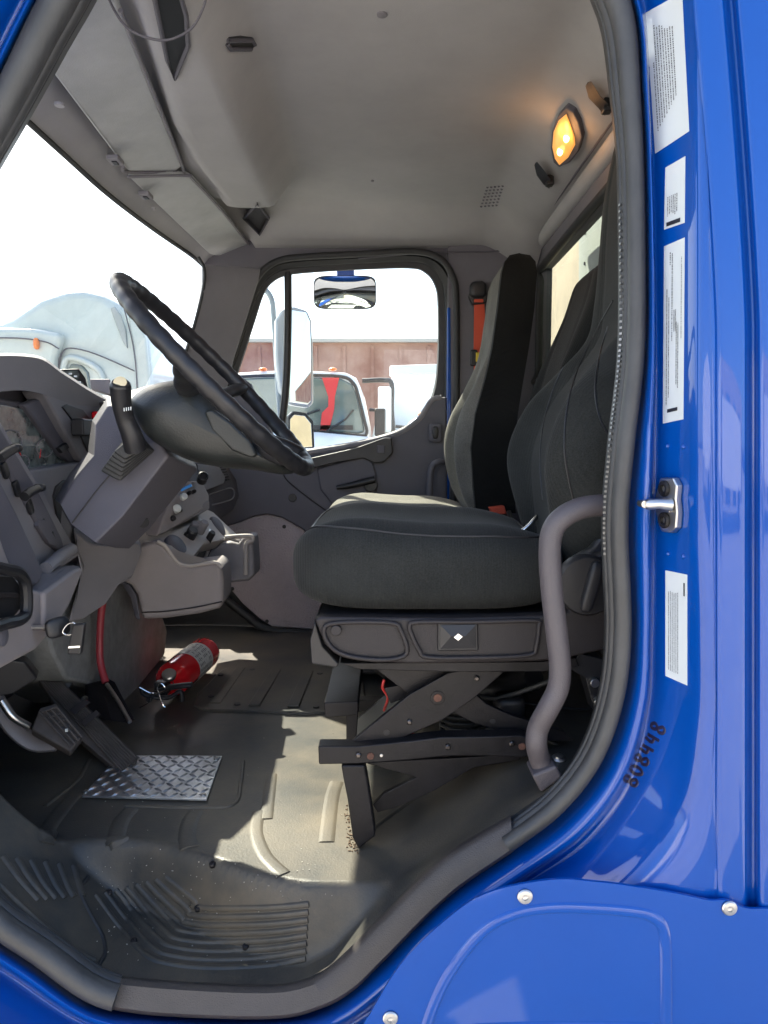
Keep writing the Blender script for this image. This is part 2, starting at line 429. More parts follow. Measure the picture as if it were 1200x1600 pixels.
g = G(); g.add(*g_ribbon(skirt_bvh, rp, .0075, .0035, 8)); g.build('pressed_ridge', blue, skirt, smooth=60)
g = G(); g.add(*g_ribbon(skirt_bvh, [(740,1606),(860,1602),(1000,1603),(1020,1606)], .006, .003, 8)); g.build('pressed_ridge', blue, skirt, smooth=60)
for (x, y) in ((820,1400),(1139,1418),(610,1590)):
    c = skr(x, y, .001); g = G()
    g.add(*g_lathe(c, (0, -1, 0), [(0, .0105), (.0015, .0105), (.003, .009), (.0034, .0045), (.001, .004), (.0005, 0)], 24)); g.build('screw', metal, skirt)

# ---- rubber door seals
def arc(i0, i1):
    a = []; i = i0*NS
    while True:
        a.append(i % NN)
        if i % NN == (i1*NS) % NN: break
        i += 1
    return a
seal_idx = arc(18, 12+len(ST)) if False else [i % NN for i in range(18*NS-3, (len(ST)+12)*NS+1)]
def off_curve(idx, d, Y):
    out = []
    for i in idx:
        q = inward(i, d(i) if callable(d) else d); out.append(P(q.x, q.y, Y*lean(q.y)))
    return out
def wide(i):
    y = Spx[i].y; x = Spx[i].x
    return 1+.42*max(0, min(1, (250-y)/300))+(.45 if x < 300 else 0)
seal = tube('door_seal', off_curve(seal_idx, lambda i: 13*wide(i), 1.055), [.0125*wide(i) for i in seal_idx], sealm, cab, n=14, label='thick dark grey rubber seal round the door opening')
tube('inner_bulb', off_curve(seal_idx, lambda i: 27*wide(i), 1.075), [.0075*wide(i) for i in seal_idx], sealm, seal, n=12)
tube('seal_lip', off_curve(seal_idx, lambda i: 35*wide(i), 1.09), .0045, sealm, seal, n=8)
v, f = g_grid([off_curve(seal_idx, -1, 1.09), off_curve(seal_idx, lambda i: 22*wide(i), 1.095), off_curve(seal_idx, lambda i: 38*wide(i), 1.10), off_curve(seal_idx, lambda i: 42*wide(i), 1.16)])
mk('seal_base', v, f, sealm, seal)
# bright metal teeth along the inner edge of the seal beside the seat
g = G(); te = [i for i in seal_idx if 300 < Spx[i].y < 880 and Spx[i].x > 900]
ln = cr(off_curve(te, lambda i: 37.5*wide(i), 1.075), 6)
acc = 0
for a, b in zip(ln[:-1], ln[1:]):
    acc += (b-a).length
    if acc > .0066:
        acc = 0; t = (b-a).normalized()
        g.add(*g_box(b, (.0036, .0036, .0032), t.to_track_quat('Z', 'Y').to_matrix()))
g.build('metal_teeth', mat('dull_metal', (.30, .30, .29), .5, metal=1), seal, bev=0)

# ---- brown-grey kick plate along the sill
klo = [(150,1574),(250,1588),(425,1593),(500,1577),(550,1550),(600,1502),(700,1403),(802,1331)]
kup = [(150,1524),(250,1534),(400,1542),(470,1535),(520,1508),(600,1430),(692,1342),(798,1277)]
a1 = cr([Vector((*p, 0)) for p in klo], 8); a2 = cr([Vector((*p, 0)) for p in kup], 8)
rk = []
for p, q in zip(a1, a2):
    rk.append([P(p.x, p.y, 1.085), P(p.x, p.y-1, 1.055), P(p.x, p.y-6, 1.052), P(*(p.lerp(q, .4)).to_2d(), 1.058), P(*(p.lerp(q, .8)).to_2d(), 1.066), P(*(p.lerp(q, .97)).to_2d(), 1.075), P(q.x, q.y-2, 1.088), P(q.x, q.y-5, 1.12)])
v, f = g_grid(rk); f = f+[tuple(range(8)), tuple(len(rk)*8-1-k for k in range(8))]
mk('kick_plate', v, f, kickm, cab, smooth=45, label='brown-grey plastic kick plate along the door sill')

# ---- floor: moulded rubber mat as a height field
kc = [P(x, y, 1.10) for x, y in ((-300,1150),(-150,1255),(-60,1345),(0,1395),(60,1452),(150,1524),(400,1542),(470,1535),(520,1508),(600,1430),(692,1342),(798,1277),(850,1240),(900,1195))]
def zk(X):
    if X <= kc[0].x: return kc[0].z
    for a, b in zip(kc[:-1], kc[1:]):
        if a.x <= X <= b.x: return a.z+(b.z-a.z)*(X-a.x)/(b.x-a.x)
    return kc[-1].z
FZ = 1.70-.72
def zf(X, Y):
    z = FZ+.165*sst(.0, .30, X-.10*(Y-1.3))
    z += .004*math.sin(X*9+Y*5)*math.sin(Y*7)
    return z
def floor_z(X, Y):
    Ye = 1.172+.13*sst(-.10, -.48, X); wd = .036+.05*sst(-.02, .12, X)
    t = sst(Ye-wd, Ye+.5*(wd-.036), Y)
    return zk(X)*(1-t)+zf(X, Y)*t
rows = []
Xs = [-1.1+i*.007 for i in range(251)]; Ys = [1.10+.006*j for j in range(42)]+[1.36+.028*j for j in range(57)]
for Y in Ys: rows.append([Vector((X, Y, floor_z(X, Y))) for X in Xs])
v, f = g_grid(rows); floor_bvh = bvh_of(v, f)
grid('sill_inner', [[Vector((p.x, 1.10, p.z+.0)) for p in kc], [Vector((p.x, 1.10, p.z-.35)) for p in kc]], blackr, cab, smooth=0)
fm = thing('floor_mat', 'dark moulded rubber mat covering the cab floor', 'floor mat', (-.1, 1.8, FZ))
mk('mat_sheet', v, f, matm, fm, smooth=70, solid=0)
def rib(path, hw=.010, h=.004, m=None, par=None, name='rib', n=6):
    g = G(); g.add(*g_ribbon(floor_bvh, path, hw, h, n)); return g.build(name, m or matm, par or fm, smooth=50)
g = G()
for k in range(170):
    x = random.uniform(150, 480); y = random.uniform(1340, 1505)
    if k > 110: x = random.uniform(120, 560); y = random.uniform(1120, 1400)
    c = hit(floor_bvh, x, y, .0012); q_ = random.uniform(.0006, .0016)
    g.add(*g_box(c, (q_, q_*random.uniform(.6, 2), q_*.6), Matrix.Rotation(random.random()*3, 3, 'Z')))
tag(g.build('grit', mat('pale_grit', (.45, .42, .36), .9), None, smooth=0), 'pale grit and flecks scattered over the rubber mat', None, None, 'stuff')
# long curved ribs of the mat
rib([(74,1318),(73,1305),(78,1290),(105,1255),(125,1235)], .016, .0026)
rib([(186,1322),(183,1315),(182,1306),(190,1282),(205,1264)], .016, .0026)
rib([(298,1324),(294,1315),(292,1306),(296,1285),(306,1268)], .016, .0026)
rib([(416,1280),(424,1210)], .013, .0022)
rib([(404,1268),(400,1300),(410,1330),(424,1348),(444,1366)], .013, .0022)
rib([(510,1316),(518,1250),(526,1222)], .015, .0022)
rib([(380,1190),(376,1225),(364,1258),(300,1262),(196,1260)], .004, .0035)
rib([(140,1186),(120,1220),(70,1260)], .005, .003)
# ribbed entry step
g = G(); n_ = 8
for k in range(8):
    o = k*13.5
    path = [(150+o*1.15, 1398-o*.28), (185+o*.98, 1445-o*.62), (225+o*.85, 1490-o*.85), (262+o*.4, 1505-o*.95), (330, 1512-o*.98), (420, 1508-o*.95), (478+o*.05, 1498-o*.9)]
    if k in (1,): path = path[:]
    g.add(*g_ribbon(floor_bvh, path, .0050, .0034, 14))
g.build('step_ribs', matm, fm, smooth=50)
g = G()
for k in range(6):
    g.add(*g_ribbon(floor_bvh, [(5+k*22, 1338+k*3), (30+k*19, 1372+k*3), (60+k*14, 1405-k*1)], .006, .004, 4))
g.build('step_ribs', matm, fm, smooth=50)
rib([(138,1370),(126,1392),(140,1425),(160,1462),(164,1490),(155,1508),(164,1518)], .0035, .003, blackr, name='mat_joint')
rib([(-10,1372),(50,1430),(110,1480),(148,1500)], .004, .004)
for (x, y) in ((169,1396),(209,1472),(385,1478),(333,1350),(310,1418)):
    c = hit(floor_bvh, x, y, .002); g = G(); nn = (CAM-c).normalized()*.3+Vector((0, -.35, .9)); g.add(*g_lathe(c, nn, [(-.004, .0058), (.002, .0058), (.004, .004), (.0042, .002), (.002, .0018), (.002, 0)], 16)); g.build('stud', frame, fm)
# raised rib edges at the rear riser
rib([(565,1310),(600,1282),(700,1215),(760,1185),(800,1170)], .004, .004)
# hatch plate
hp = [(302,1105),(308,1088),(345,1050),(360,1044),(440,1043),(552,1050),(566,1060),(572,1095),(565,1112),(480,1118),(320,1112)]
c0 = [hit(floor_bvh, x, y, .008) for x, y in hp]
hatch = plate('access_hatch', c0, (0, 0, -.02), matm, fm, bev=.006, label='rounded hatch plate with raised bars in the floor')
for (a, b) in (((336,1103),(376,1047)),((397,1106),(432,1050)),((458,1108),(482,1052)),((516,1108),(530,1056))):
    pa, pb = hit(floor_bvh, *a, .010), hit(floor_bvh, *b, .010); s = Vector((.016, 0, 0))
    plate('hatch_bar', [pa-s, pa+s, pb+s, pb-s], (0, 0, -.006), matm, hatch, bev=.002)
for (x, y) in ((330,1092),(345,1058),(394,1050),(371,1104),(500,1056),(544,1066),(494,1108),(552,1100)):
    c = hit(floor_bvh, x, y, .0095); g = G(); g.add(*g_tube([c-Vector((0, 0, .008)), c], .009, 16)); g.build('bolt_hole', black, hatch)
# dirt crumbs by the seat leg
g = G()
for k in range(150):
    t = random.random(); x = 538+22*random.random()+t*10; y = 1255+75*t+8*random.random()
    c = hit(floor_bvh, x-6*t, y, .001); s = random.uniform(.001, .003)
    g.add(*g_box(c, (s, s*random.uniform(.6, 1.5), s*.6), Matrix.Rotation(random.random()*3, 3, 'Z')))
tag(g.build('dirt', bark, None, smooth=0), 'dark crumbs of dirt at the foot of the seat leg', None, None, 'stuff')

HD = [PZ(45,188,2.40), PZ(105,243,2.40), PZ(170,302,2.40), PZ(240,356,2.40), PZ(300,398,2.40), PZ(322,418,2.40)]
def hx(Y):
    for a, b in zip(HD[:-1], HD[1:]):
        if Y <= b.y: return a.x+(b.x-a.x)*max(0, (Y-a.y)/(b.y-a.y))
    return HD[-1].x
# ---- headliner as one moulded shell
def ceil_z(X, Y):
    z = 2.565
    z -= .10*sst(2.62, 2.90, Y)**1.5
    z -= .12*sst(-.52, -.80, X) if X < -.52 else 0
    z -= .085*sst(.36, .56, X)
    x0_ = -.475-.115*max(0, min(1.4, (Y-1.3)/.8)); b = sst(x0_-.02, x0_+.075, X)*(1-sst(-.36, -.26, X))*(1-sst(2.42, 2.60, Y+.5*(X+.42)**2*8))
    z -= .105*b
    z -= .03*(1-sst(1.1, 1.35, Y))
    z += .003*math.sin(Y*6+X*3)
    if X < -.5: z = max(z, 2.492)
    return z
rows = []
for j in range(76):
    Y = 1.08+j*(1.83/75)
    x0 = hx(Y)+.06; rows.append([Vector((X, Y, ceil_z(X, Y))) for X in [x0+(.58-x0)*i/69 for i in range(70)]])
v, f = g_grid(rows); ceil_bvh = bvh_of(v, f)
hl = mk('roof_lining', v, f, headl, cab, smooth=80, label='moulded grey roof lining over the seats')
# outer roof above the lining
box('roof_skin', (-.14, 1.97, 2.68), (1.48, 2.02, .03), blue, cab, bev=.01)
# header rail over the windscreen
hd = [PZ(20,150,2.405)]+[PZ(45,188,2.40), PZ(105,243,2.40), PZ(170,302,2.40), PZ(240,356,2.40), PZ(300,398,2.40), PZ(322,418,2.40)]
hd[0] = hd[1]+(hd[1]-hd[2])*1.4
hs = cr(hd, 6)
rr = []
for p in hs:
    rr.append([p+Vector((-.02, 0, .03)), p, p+Vector((.02, 0, .024)), p+Vector((.055, 0, .045)), p+Vector((.085, 0, .09)), p+Vector((.10, 0, .14))])
grid('windscreen_header', rr, headl, hl, smooth=60)
tube('header_edge', [p+Vector((-.002, 0, -.003)) for p in hs], .007, blackr, hl)
# sun visors
def visor(name, pts, lab):
    o = plate(name, pts, (0, 0, .016), visorm, cab, bev=.007, bseg=3, label=lab); return o
nv = [PZ(60,85,2.425), PZ(75,106,2.425), PZ(192,260,2.43), PZ(200,268,2.435), PZ(275,268,2.475), PZ(285,260,2.478), PZ(188,15,2.475), PZ(160,-90,2.47), PZ(-60,-90,2.42)]
v1 = visor('sun_visor', nv, 'near padded grey sun visor folded up')
fv = [PZ(199,276,2.425), PZ(290,274,2.47), PZ(302,281,2.472), PZ(350,333,2.475), PZ(396,393,2.477), PZ(388,399,2.47), PZ(335,400,2.43), PZ(326,397,2.425)]
v2 = visor('sun_visor', fv, 'far padded grey sun visor folded up')
edge = cr([p+Vector((0, 0, -.001)) for p in (nv[2], nv[3], nv[4], nv[5], nv[6])], 5)
tube('visor_piping', edge, .0045, trimg, v1, n=8)
tube('visor_piping', cr([p+Vector((0, 0, -.001)) for p in fv[:6]], 5), .004, trimg, v2, n=8)
for (x, y, par) in ((180,250,v1),(228,305,v2)):
    c = PZ(x, y, 2.412); box('visor_clip', c, (.03, .045, .012), trimg, par, bev=.003); box('clip_slot', c+Vector((0, 0, -.007)), (.012, .022, .004), black, par, bev=.001)
# grey cable hanging over the lining
tube('hanging_cable', [PZ(160,-30,2.43), PZ(178,15,2.42), PZ(205,48,2.40), PZ(255,63,2.39), PZ(298,45,2.40), PZ(320,5,2.42), PZ(322,-30,2.44)], .0022, trimd, cab, sm=8, n=6, label='thin grey cable looping down from the lining')
# overhead openings
def slot(name, pts, z, par, lab=None, m=black):
    q = [hit(ceil_bvh, x, y, .004) for x, y in pts]
    o = plate(name, q, (0, 0, .012), m, par, bev=.002, label=lab)
    g = G(); g.add(*g_tube(q, .0045, 8, closed=True)); g.build('slot_rim', trimd, o); return o
slot('overhead_pocket', [(236,-30),(272,-35),(290,20),(294,68),(273,120),(262,92)], 0, cab, 'dark storage pocket in the lining above the near visor')
slot('overhead_pocket', [(381,340),(402,316),(420,340),(406,366)], 0, cab, 'small dark pocket in the lining by the far window')
slot('ceiling_slot', [(354,62),(392,61),(396,68),(390,75),(358,75),(353,68)], 0, cab)
for (x, y) in ((597,22),(582,282),(93,165),(240,327)):
    c = hit(ceil_bvh, x, y, .002) if x > 300 else PZ(x, y, 2.42)
    g = G(); g.add(*g_lathe(c, (0, 0, -1), [(-.004, .011 if y < 200 else .006), (.001, .010 if y < 200 else .005), (.002, .004), (.002, 0)], 18)); g.build('lining_button', trimg if x > 300 else headl, hl)
# speaker vent holes near the lamp
g = G()
for i in range(5):
    for j in range(7):
        x = 752+i*6+j*1.6; y = 322-j*5+i*(-.5); c = hit(ceil_bvh, x, y, .001); nn = (CAM-c).normalized()
        g.add(*g_tube([c-nn*.001, c+nn*.0008], .0042, 8))
g.build('vent_holes', trimd, hl)

# ---- dome lamp
dl = thing('dome_lamp', 'lit amber dome lamp on the rear edge of the roof lining', 'lamp', hit(ceil_bvh, 885, 218, 0))
lc = hit(ceil_bvh, 884, 217, .0); nrm = (ceil_bvh.find_nearest(lc)[1]); nrm = nrm if nrm.dot(CAM-lc) > 0 else -nrm
def on_lamp(x, y, off):
    d = ray(x, y); t = (lc+nrm*off-CAM).dot(nrm)/d.dot(nrm); return CAM+d*t
oo = [(884,168),(896,176),(904,192),(909,215),(903,238),(890,254),(874,262),(864,254),(860,232),(862,205),(871,182)]
plate('lamp_bezel', [on_lamp(x, y, .014) for x, y in oo], nrm*-.02, trimd, dl, bev=.004, bseg=3)
oi = [(885,178),(890,190),(898,214),(899,226),(888,246),(874,258),(867,248),(863,230),(865,206),(873,188)]
ce = Vector((sum(p[0] for p in oi)/10, sum(p[1] for p in oi)/10, 0))
rws = [[on_lamp(x, y, .0145) for x, y in oi]]
for s, h in ((.95, .018), (.75, .022), (.4, .024), (.02, .025)):
    rws.append([on_lamp(ce.x+(x-ce.x)*s, ce.y+(y-ce.y)*s, h) for x, y in oi])
grid('lamp_lens', rws, ambrl, dl, cu=True, smooth=70)
for (x, y) in ((885,216),(875,237)):
    sup('bulb', on_lamp(x, y, .027), (.008, .008, .011), bulbm, dl, e1=1, e2=1, nu=14, nv=8)
pl = bpy.data.lights.new('dome_bulb_light', 'POINT'); pl.energy = .10; pl.color = (1, .45, .14); pl.shadow_soft_size = .02
po = bpy.data.objects.new('dome_bulb_light', pl); po.location = on_lamp(878, 222, .05)-dl.location; po.parent = dl; COL.objects.link(po)
# coat hooks
for (pts, lab) in (((( 925,115),(930,135),(944,150),(955,164),(957,148),(946,136),(932,113)), 'upper black coat hook beside the dome lamp'), (((842,244),(846,262),(856,276),(865,283),(866,270),(856,256),(845,242)), 'lower black coat hook beside the dome lamp')):
    h = thing('coat_hook', lab, 'hook', hit(ceil_bvh, pts[3][0], pts[3][1], 0), 'black coat hooks on the roof lining')
    q = [hit(ceil_bvh, x, y, .02) for x, y in pts]
    plate('hook_arm', q, (0, .018, .0), black, h, bev=.003)
    c = hit(ceil_bvh, pts[3][0]-3, pts[3][1]-6, .012); box('hook_base', c, (.022, .028, .03), black, h, bev=.004)

# ---- rear wall with window
rw = thing('rear_wall', 'grey rear cab wall with a tinted window behind the seats', 'wall', (.6, 2.0, FZ)) if False else None
XW = .585
def W(px, py): return PX(px, py, XW)
o1 = [(.0, 1.05), (.0, 2.90)]
wy0, wy1, wz0, wz1 = 1.25, 2.80, 1.95, 2.362
g = G()
for (ya, yb, za, zb) in ((1.10, wy0, .9, 2.56), (wy1, 2.93, .9, 2.56), (wy0, wy1, wz1, 2.56), (wy0, wy1, .9, wz0)):
    g.add(*g_box((XW+.02, (ya+yb)/2, (za+zb)/2), (.04, yb-ya, zb-za)))
rwall = g.build('rear_wall', wallm, cab, bev=0, label='grey rear cab wall behind the seats')
ring = cr([Vector((XW-.004, wy0+.05, wz1)), Vector((XW-.004, wy1-.05, wz1)), Vector((XW-.004, wy1, wz1-.05)), Vector((XW-.004, wy1, wz0+.05)), Vector((XW-.004, wy1-.05, wz0)), Vector((XW-.004, wy0+.05, wz0)), Vector((XW-.004, wy0, wz0+.05)), Vector((XW-.004, wy0, wz1-.05))], 6, True)
tube('window_rubber', ring, .014, blackr, rwall, closed=True)
mk('rear_window', [(XW+.02, wy0, wz0), (XW+.02, wy1, wz0), (XW+.02, wy1, wz1), (XW+.02, wy0, wz1)], [(0, 1, 2, 3)], doorglass, rwall, smooth=0)
# rolled rail between roof lining and wall
tube('rear_header', [Vector((XW+.0, y, 2.462)) for y in [1.1+.1*i for i in range(19)]], .028, headl, rwall, flat=1.0)
tube('lining_seam', [Vector((XW-.035, y, 2.482)) for y in [1.1+.1*i for i in range(19)]], .003, trimd, rwall, n=6)

# ---- truck box behind the cab
tb = thing('truck_box', 'pale plywood and green-grey cargo box front behind the rear window', 'truck box', (1.2, 1.9, 1.0))
plate('plywood_panel', [Vector((.755, 2.90, 1.0)), Vector((.755, 2.86, 2.30)), Vector((.755, 2.94, 3.4)), Vector((.755, 3.75, 3.4)), Vector((.755, 3.75, 1.0))], (.03, 0, 0), ply, tb, bev=0)
plate('green_panel', [Vector((.745, 1.0, 1.0)), Vector((.745, 1.0, 3.4)), Vector((.745, 2.96, 3.4)), Vector((.745, 2.88, 2.30)), Vector((.745, 2.92, 1.0))], (.009, 0, 0), gpanel, tb, bev=0)
g = G()
for k in range(14):
    g.add(*g_disc((.741, 2.80, 1.5+k*.11), (-1, 0, 0), .006, .004))
g.build('rivets', frame, tb)

# ---- passenger side: wall, door, window
YD = 2.90
pw = G()
pw.add(*g_plate(pp([(700,385),(845,372),(845,1000),(700,1000)], 2.875), Vector((0, .03, 0))))
pillar = pw.build('rear_side_wall', wallm, cab, bev=.003, label='grey wall between passenger door and rear window')
g = G(); g.add(*g_plate(pp([(300,330),(850,330),(850,440),(708,440),(690,404),(640,404),(480,408),(430,416),(404,432),(396,444),(318,430),(318,400),(300,390)], 2.905), Vector((0, .03, 0)))); g.build('side_header', wallm, cab, bev=0)
plate('corner_filler', pp([(655,398),(715,395),(715,480),(700,442),(684,422),(662,413)], 2.945), (0, .01, 0), blackr, cab, bev=0)
tube('header_seam', pp([(560,404),(650,396),(700,394),(780,392),(815,380)], 2.868), .003, trimd, cab, n=6, sm=6)
# A pillar trim
ap = [(318,412,2.72),(408,418,2.84),(404,440,2.85),(366,560,2.85),(345,650,2.85),(262,640,2.72),(276,592,2.70),(300,520,2.70),(316,455,2.70)]
plate('pillar_trim', pp(ap), (-.02, .05, 0), trimg, cab, bev=.008, bseg=3, label='grey trim on the far windscreen pillar')
tube('pillar_edge', pp([(310,402),(319,420),(318,450),(306,500),(287,560),(272,600),(268,640)], 2.70), .006, blackr, cab, sm=5)
g = G(); g.add(*g_disc(P(354,480,2.79), (.2, -1, 0), .009, .01)); g.build('pillar_screw', black, cab)

door = tag(mk('passenger_door', *g_plate(pp([(372,585),(392,600),(440,712),(490,703),(600,682),(648,658),(668,628),(676,622),(698,620),(700,905),(520,905),(474,828),(440,809),(418,804),(396,807),(372,817),(352,822),(320,800),(300,700)], 2.865), Vector((0, .04, 0))), trimd, cab, bev=.008), 'dark grey passenger door trim below the side window')
# door window frame: black rubber ring from glass edge outwards
win = [(350,650),(372,585),(398,505),(412,462),(425,443),(445,432),(480,427),(560,422),(640,420),(664,427),(678,445),(683,475),(683,560),(676,612),(655,652),(620,672),(560,688),(490,700),(440,708),(380,712)]
out = [(325,660),(347,590),(378,500),(398,447),(414,424),(440,411),(480,406),(560,402),(645,398),(682,408),(702,435),(708,475),(709,560),(709,640),(690,690),(640,705),(570,712),(490,722),(440,730),(370,740)]
iw = cr([Vector((*p, 0)) for p in win], 5, True); ow = cr([Vector((*p, 0)) for p in out], 5, True)
rws = []
for t, Y in ((0, 2.965), (0, 2.94), (.08, 2.925), (.45, 2.92), (.55, 2.90), (.9, 2.885), (1.0, 2.89), (1.0, 2.96)):
    rws.append([P(a.x+(b.x-a.x)*t, a.y+(b.y-a.y)*t, Y) for a, b in zip(iw, ow)])
wfr = grid('window_frame', rws, blackr, door, cu=True, smooth=40)
sealp = [(322,690),(345,595),(375,505),(396,446),(414,420),(440,406),(480,401),(560,397),(645,393),(686,403),(707,432),(713,475),(713,640),(711,720),(706,800),(690,850)]
tube('door_weatherstrip', pp(sealp, 2.865), .0125, blackr, door, sm=6, n=12)
plate('door_edge', pp([(699,480),(704,480),(705,620),(702,790),(693,800),(697,700),(698,610)], 2.872), (0, .02, 0), blue, door, bev=.004, label='blue painted edge of the passenger door')
tube('window_divider', pp([(450,425),(450,500),(447,600),(438,680),(432,720)], 2.935), .0155, black, door, sm=4, n=10)
v = [P(p.x, p.y, 2.95) for p in iw]
mk('window_glass', v, [tuple(range(len(v)))], doorglass, door, smooth=0)
# lighter grey strip imitates the bright sill reflection on the trim top edge
tube('sill_reflection', pp([(395,722),(440,714),(490,706),(560,694),(620,678),(655,655),(674,626),(690,621)], 2.868), .0105, trimg, door, sm=6, n=10, flat=.7)
plate('armrest_panel', pp([(476,735),(484,716),(555,700),(600,684),(612,684),(614,708),(600,722),(585,724),(568,716),(520,724),(490,732)], 2.835), (0, .035, 0), black, door, bev=.005)
box('switch', P(595,702,2.832), (.03, .008, .03), trimd, door, bev=.003)
# handle recess + lever
g = G(); g.add(*g_plate(pp([(494,732),(570,712),(582,722),(588,740),(588,778),(578,795),(550,800),(520,790),(500,765)], 2.855), Vector((0, .02, 0)))); g.build('handle_recess', trimd, door, bev=.012, bseg=3)
lev = tube('door_lever', pp([(526,762),(545,759),(570,753),(586,749)], 2.835), [.008, .012, .014, .013], black, door, n=12)
g = G(); g.add(*g_disc(P(579,758,2.84), (0, -1, 0), .027, .03, 24)); g.build('lever_hub', black, lev, bev=.004)
g = G(); c = P(680,676,2.848); g.add(*g_sup(c, (.026, .010, .036), .4, .7, 28, 12)); lp = g.build('lock_plate', trimd, door, smooth=60)
sup('lock_knob', c+Vector((0, -.012, 0)), (.012, .006, .024), black, lp, e1=.7, e2=.8, nu=24, nv=12)
g = G(); g.add(*g_disc(P(457,778,2.862), (0, -1, 0), .016, .006, 24)); g.build('button', black, door, bev=.002)
tube('trim_seam', pp([(440,735),(450,752),(485,780),(520,805)], 2.862), .0025, black, door, n=6, sm=5)
# pull handle at the rear edge of the door
tube('pull_handle', pp([(703,722,2.83),(685,722,2.80),(676,728,2.80),(672,745,2.80),(672,780,2.80),(678,800,2.84)]), .0125, trimd, door, sm=6)
# textured lower panel
tpnl = plate('lower_panel', pp([(340,815),(352,824),(376,816),(398,807),(418,803),(440,808),(476,828),(505,860),(560,900),(560,1000),(500,984),(425,979),(405,966),(380,944),(358,918),(350,900)], 2.885), (0, .03, 0), textm, cab, bev=.004, label='pale textured kick panel below the passenger door trim')
for (x, y) in ((444,823),(363,920),(417,971)):
    g = G(); g.add(*g_disc(P(x, y, 2.881), (0, -1, 0), .0075, .006, 14)); g.build('panel_screw', black, tpnl)
# dark closing panels behind and below
plate('lower_side_wall', pp([(150,800),(850,800),(850,1080),(150,1080)], 2.93), (0, .03, 0), blackr, cab, bev=0)
tube('door_sill_rubber', pp([(330,905),(352,935),(385,962),(410,980),(440,987),(520,992),(640,995)], 2.86), .016, blackr, cab, sm=6)
# door outer skin
plate('door_skin', pp([(280,735),(380,735),(490,725),(600,710),(670,680),(700,640),(712,640),(712,1500),(280,1500)], 3.0), (0, .02, 0), blue, door, bev=0)

# ---- windscreen
rws = []
for p in hs:
    q = p.lerp(Vector((p.x, p.y, 0)), 0)
    base = Vector((p.x-.40-.10*math.sin((p.y-1.2)/1.6*3.14), p.y, 1.72))
    rws.append([p+(base-p)*t for t in (0, .25, .5, .75, 1)])
grid('windscreen', rws, glass, cab, smooth=60)

# ---- handwritten marker number on the jamb
digits = {'8': [[(.5,.5),(.25,.35),(.3,.08),(.6,.05),(.75,.25),(.5,.5),(.3,.68),(.35,.92),(.6,.97),(.75,.78),(.5,.5)]],
          '0': [[(.5,.95),(.25,.7),(.22,.35),(.45,.05),(.72,.25),(.76,.65),(.5,.95)]],
          '4': [[(.35,.95),(.22,.45),(.75,.42)],[(.65,.9),(.6,.05)]]}
g = G(); a = Vector((988, 1232, 0)); d = (Vector((1040,1132,0))-a).normalized(); up = Vector((d.y, -d.x, 0))
for k, ch in enumerate('808448'):
    for st in digits[ch]:
        pts = []
        for (x, y) in st:
            q = a+d*(k*18.5+x*19)+up*((y-.5)*24+8-2*k*0); pts.append(Vector((q.x, q.y, 0)))
        cc = [hit(body_bvh, p.x, p.y, .0006) for p in cr(pts, 6)]
        g.add(*g_ribbon(body_bvh, [(p.x, p.y) for p in cr(pts, 3)], .0022, .0007, 2, base=-.0002))
g.build('marker_writing', inkb, cab, smooth=0, label='number 808448 handwritten in black marker on the blue paint')

# ---- stickers on the jamb
def bil(q, u, v):
    x = (q[0][0]*(1-u)+q[1][0]*u)*(1-v)+(q[3][0]*(1-u)+q[2][0]*u)*v
    y = (q[0][1]*(1-u)+q[1][1]*u)*(1-v)+(q[3][1]*(1-u)+q[2][1]*u)*v
    return x, y
def mark(g, q, u0, u1, v0, v1):
    c = [bil(q, u0, v0), bil(q, u1, v0), bil(q, u1, v1), bil(q, u0, v1)]
    g.add([hit(body_bvh, x, y, .0009) for x, y in c], [(0, 1, 2, 3)])
def sticker(q, lab, rows_, logo=None):
    s = sheet(body_bvh, q, 6, 24, .0005).build('sticker', white, cab, smooth=40, label=lab)
    g = G()
    for (u, w, v0, v1, seg) in rows_:
        v = v0; w = w*1.35
        while v < v1:
            l = random.uniform(.25, 1.1)*seg; e = min(v+l, v1)
            mark(g, q, u, u+w, v, e); v = e+seg*.28*random.uniform(.6, 2.2)
    g.build('print', ink, s, smooth=0)
    if logo:
        g = G(); mark(g, q, *logo); g.build('logo', black, s, smooth=0)
sticker([(1009,20),(1066,-12),(1077,205),(1024,240)], 'largest white label at the top of the door jamb, faint print', [(.12+.07*k, .022, .10+.03*random.random()+.012*k, .86-.02*k, .012) for k in range(9)])
sticker([(1040,262),(1071,244),(1070,348),(1038,359)], 'smallest white label below the largest one', [(.15+.09*k, .03, .50, .82-.05*random.random(), .02) for k in range(6)], (.12, .80, .90, .965))
sticker([(1038,385),(1070,371),(1068,655),(1036,662)], 'long narrow white label with sparse print above the door striker', [(.15, .03, .25, .9, .006), (.25, .03, .3, .86, .007), (.4, .03, .06, .55, .012), (.62, .03, .45, .8, .006), (.7, .03, .46, .82, .006), (.86, .02, .1, .55, .008), (.3, .03, .05, .12, .01), (.5, .03, .38, .5, .004), (.57, .03, .38, .5, .004)], (.22, .72, .925, .945))
sticker([(1040,891),(1074,898),(1074,1071),(1040,1056)], 'white label below the door striker, closely printed', [(.14+.085*k, .022, .18+.02*random.random(), .93, .008) for k in range(6)], (.84, .90, .08, .20))
g = G()
for (x, y) in ((1043,697),(1068,698),(1044,865),(1068,869)):
    c = hit(body_bvh, x, y, .0); nn = (CAM-c).normalized(); g.add(*g_sup(c, (.0035, .0035, .0035), 1, 1, 12, 8))
g.build('jamb_dimples', blue, cab, smooth=60)

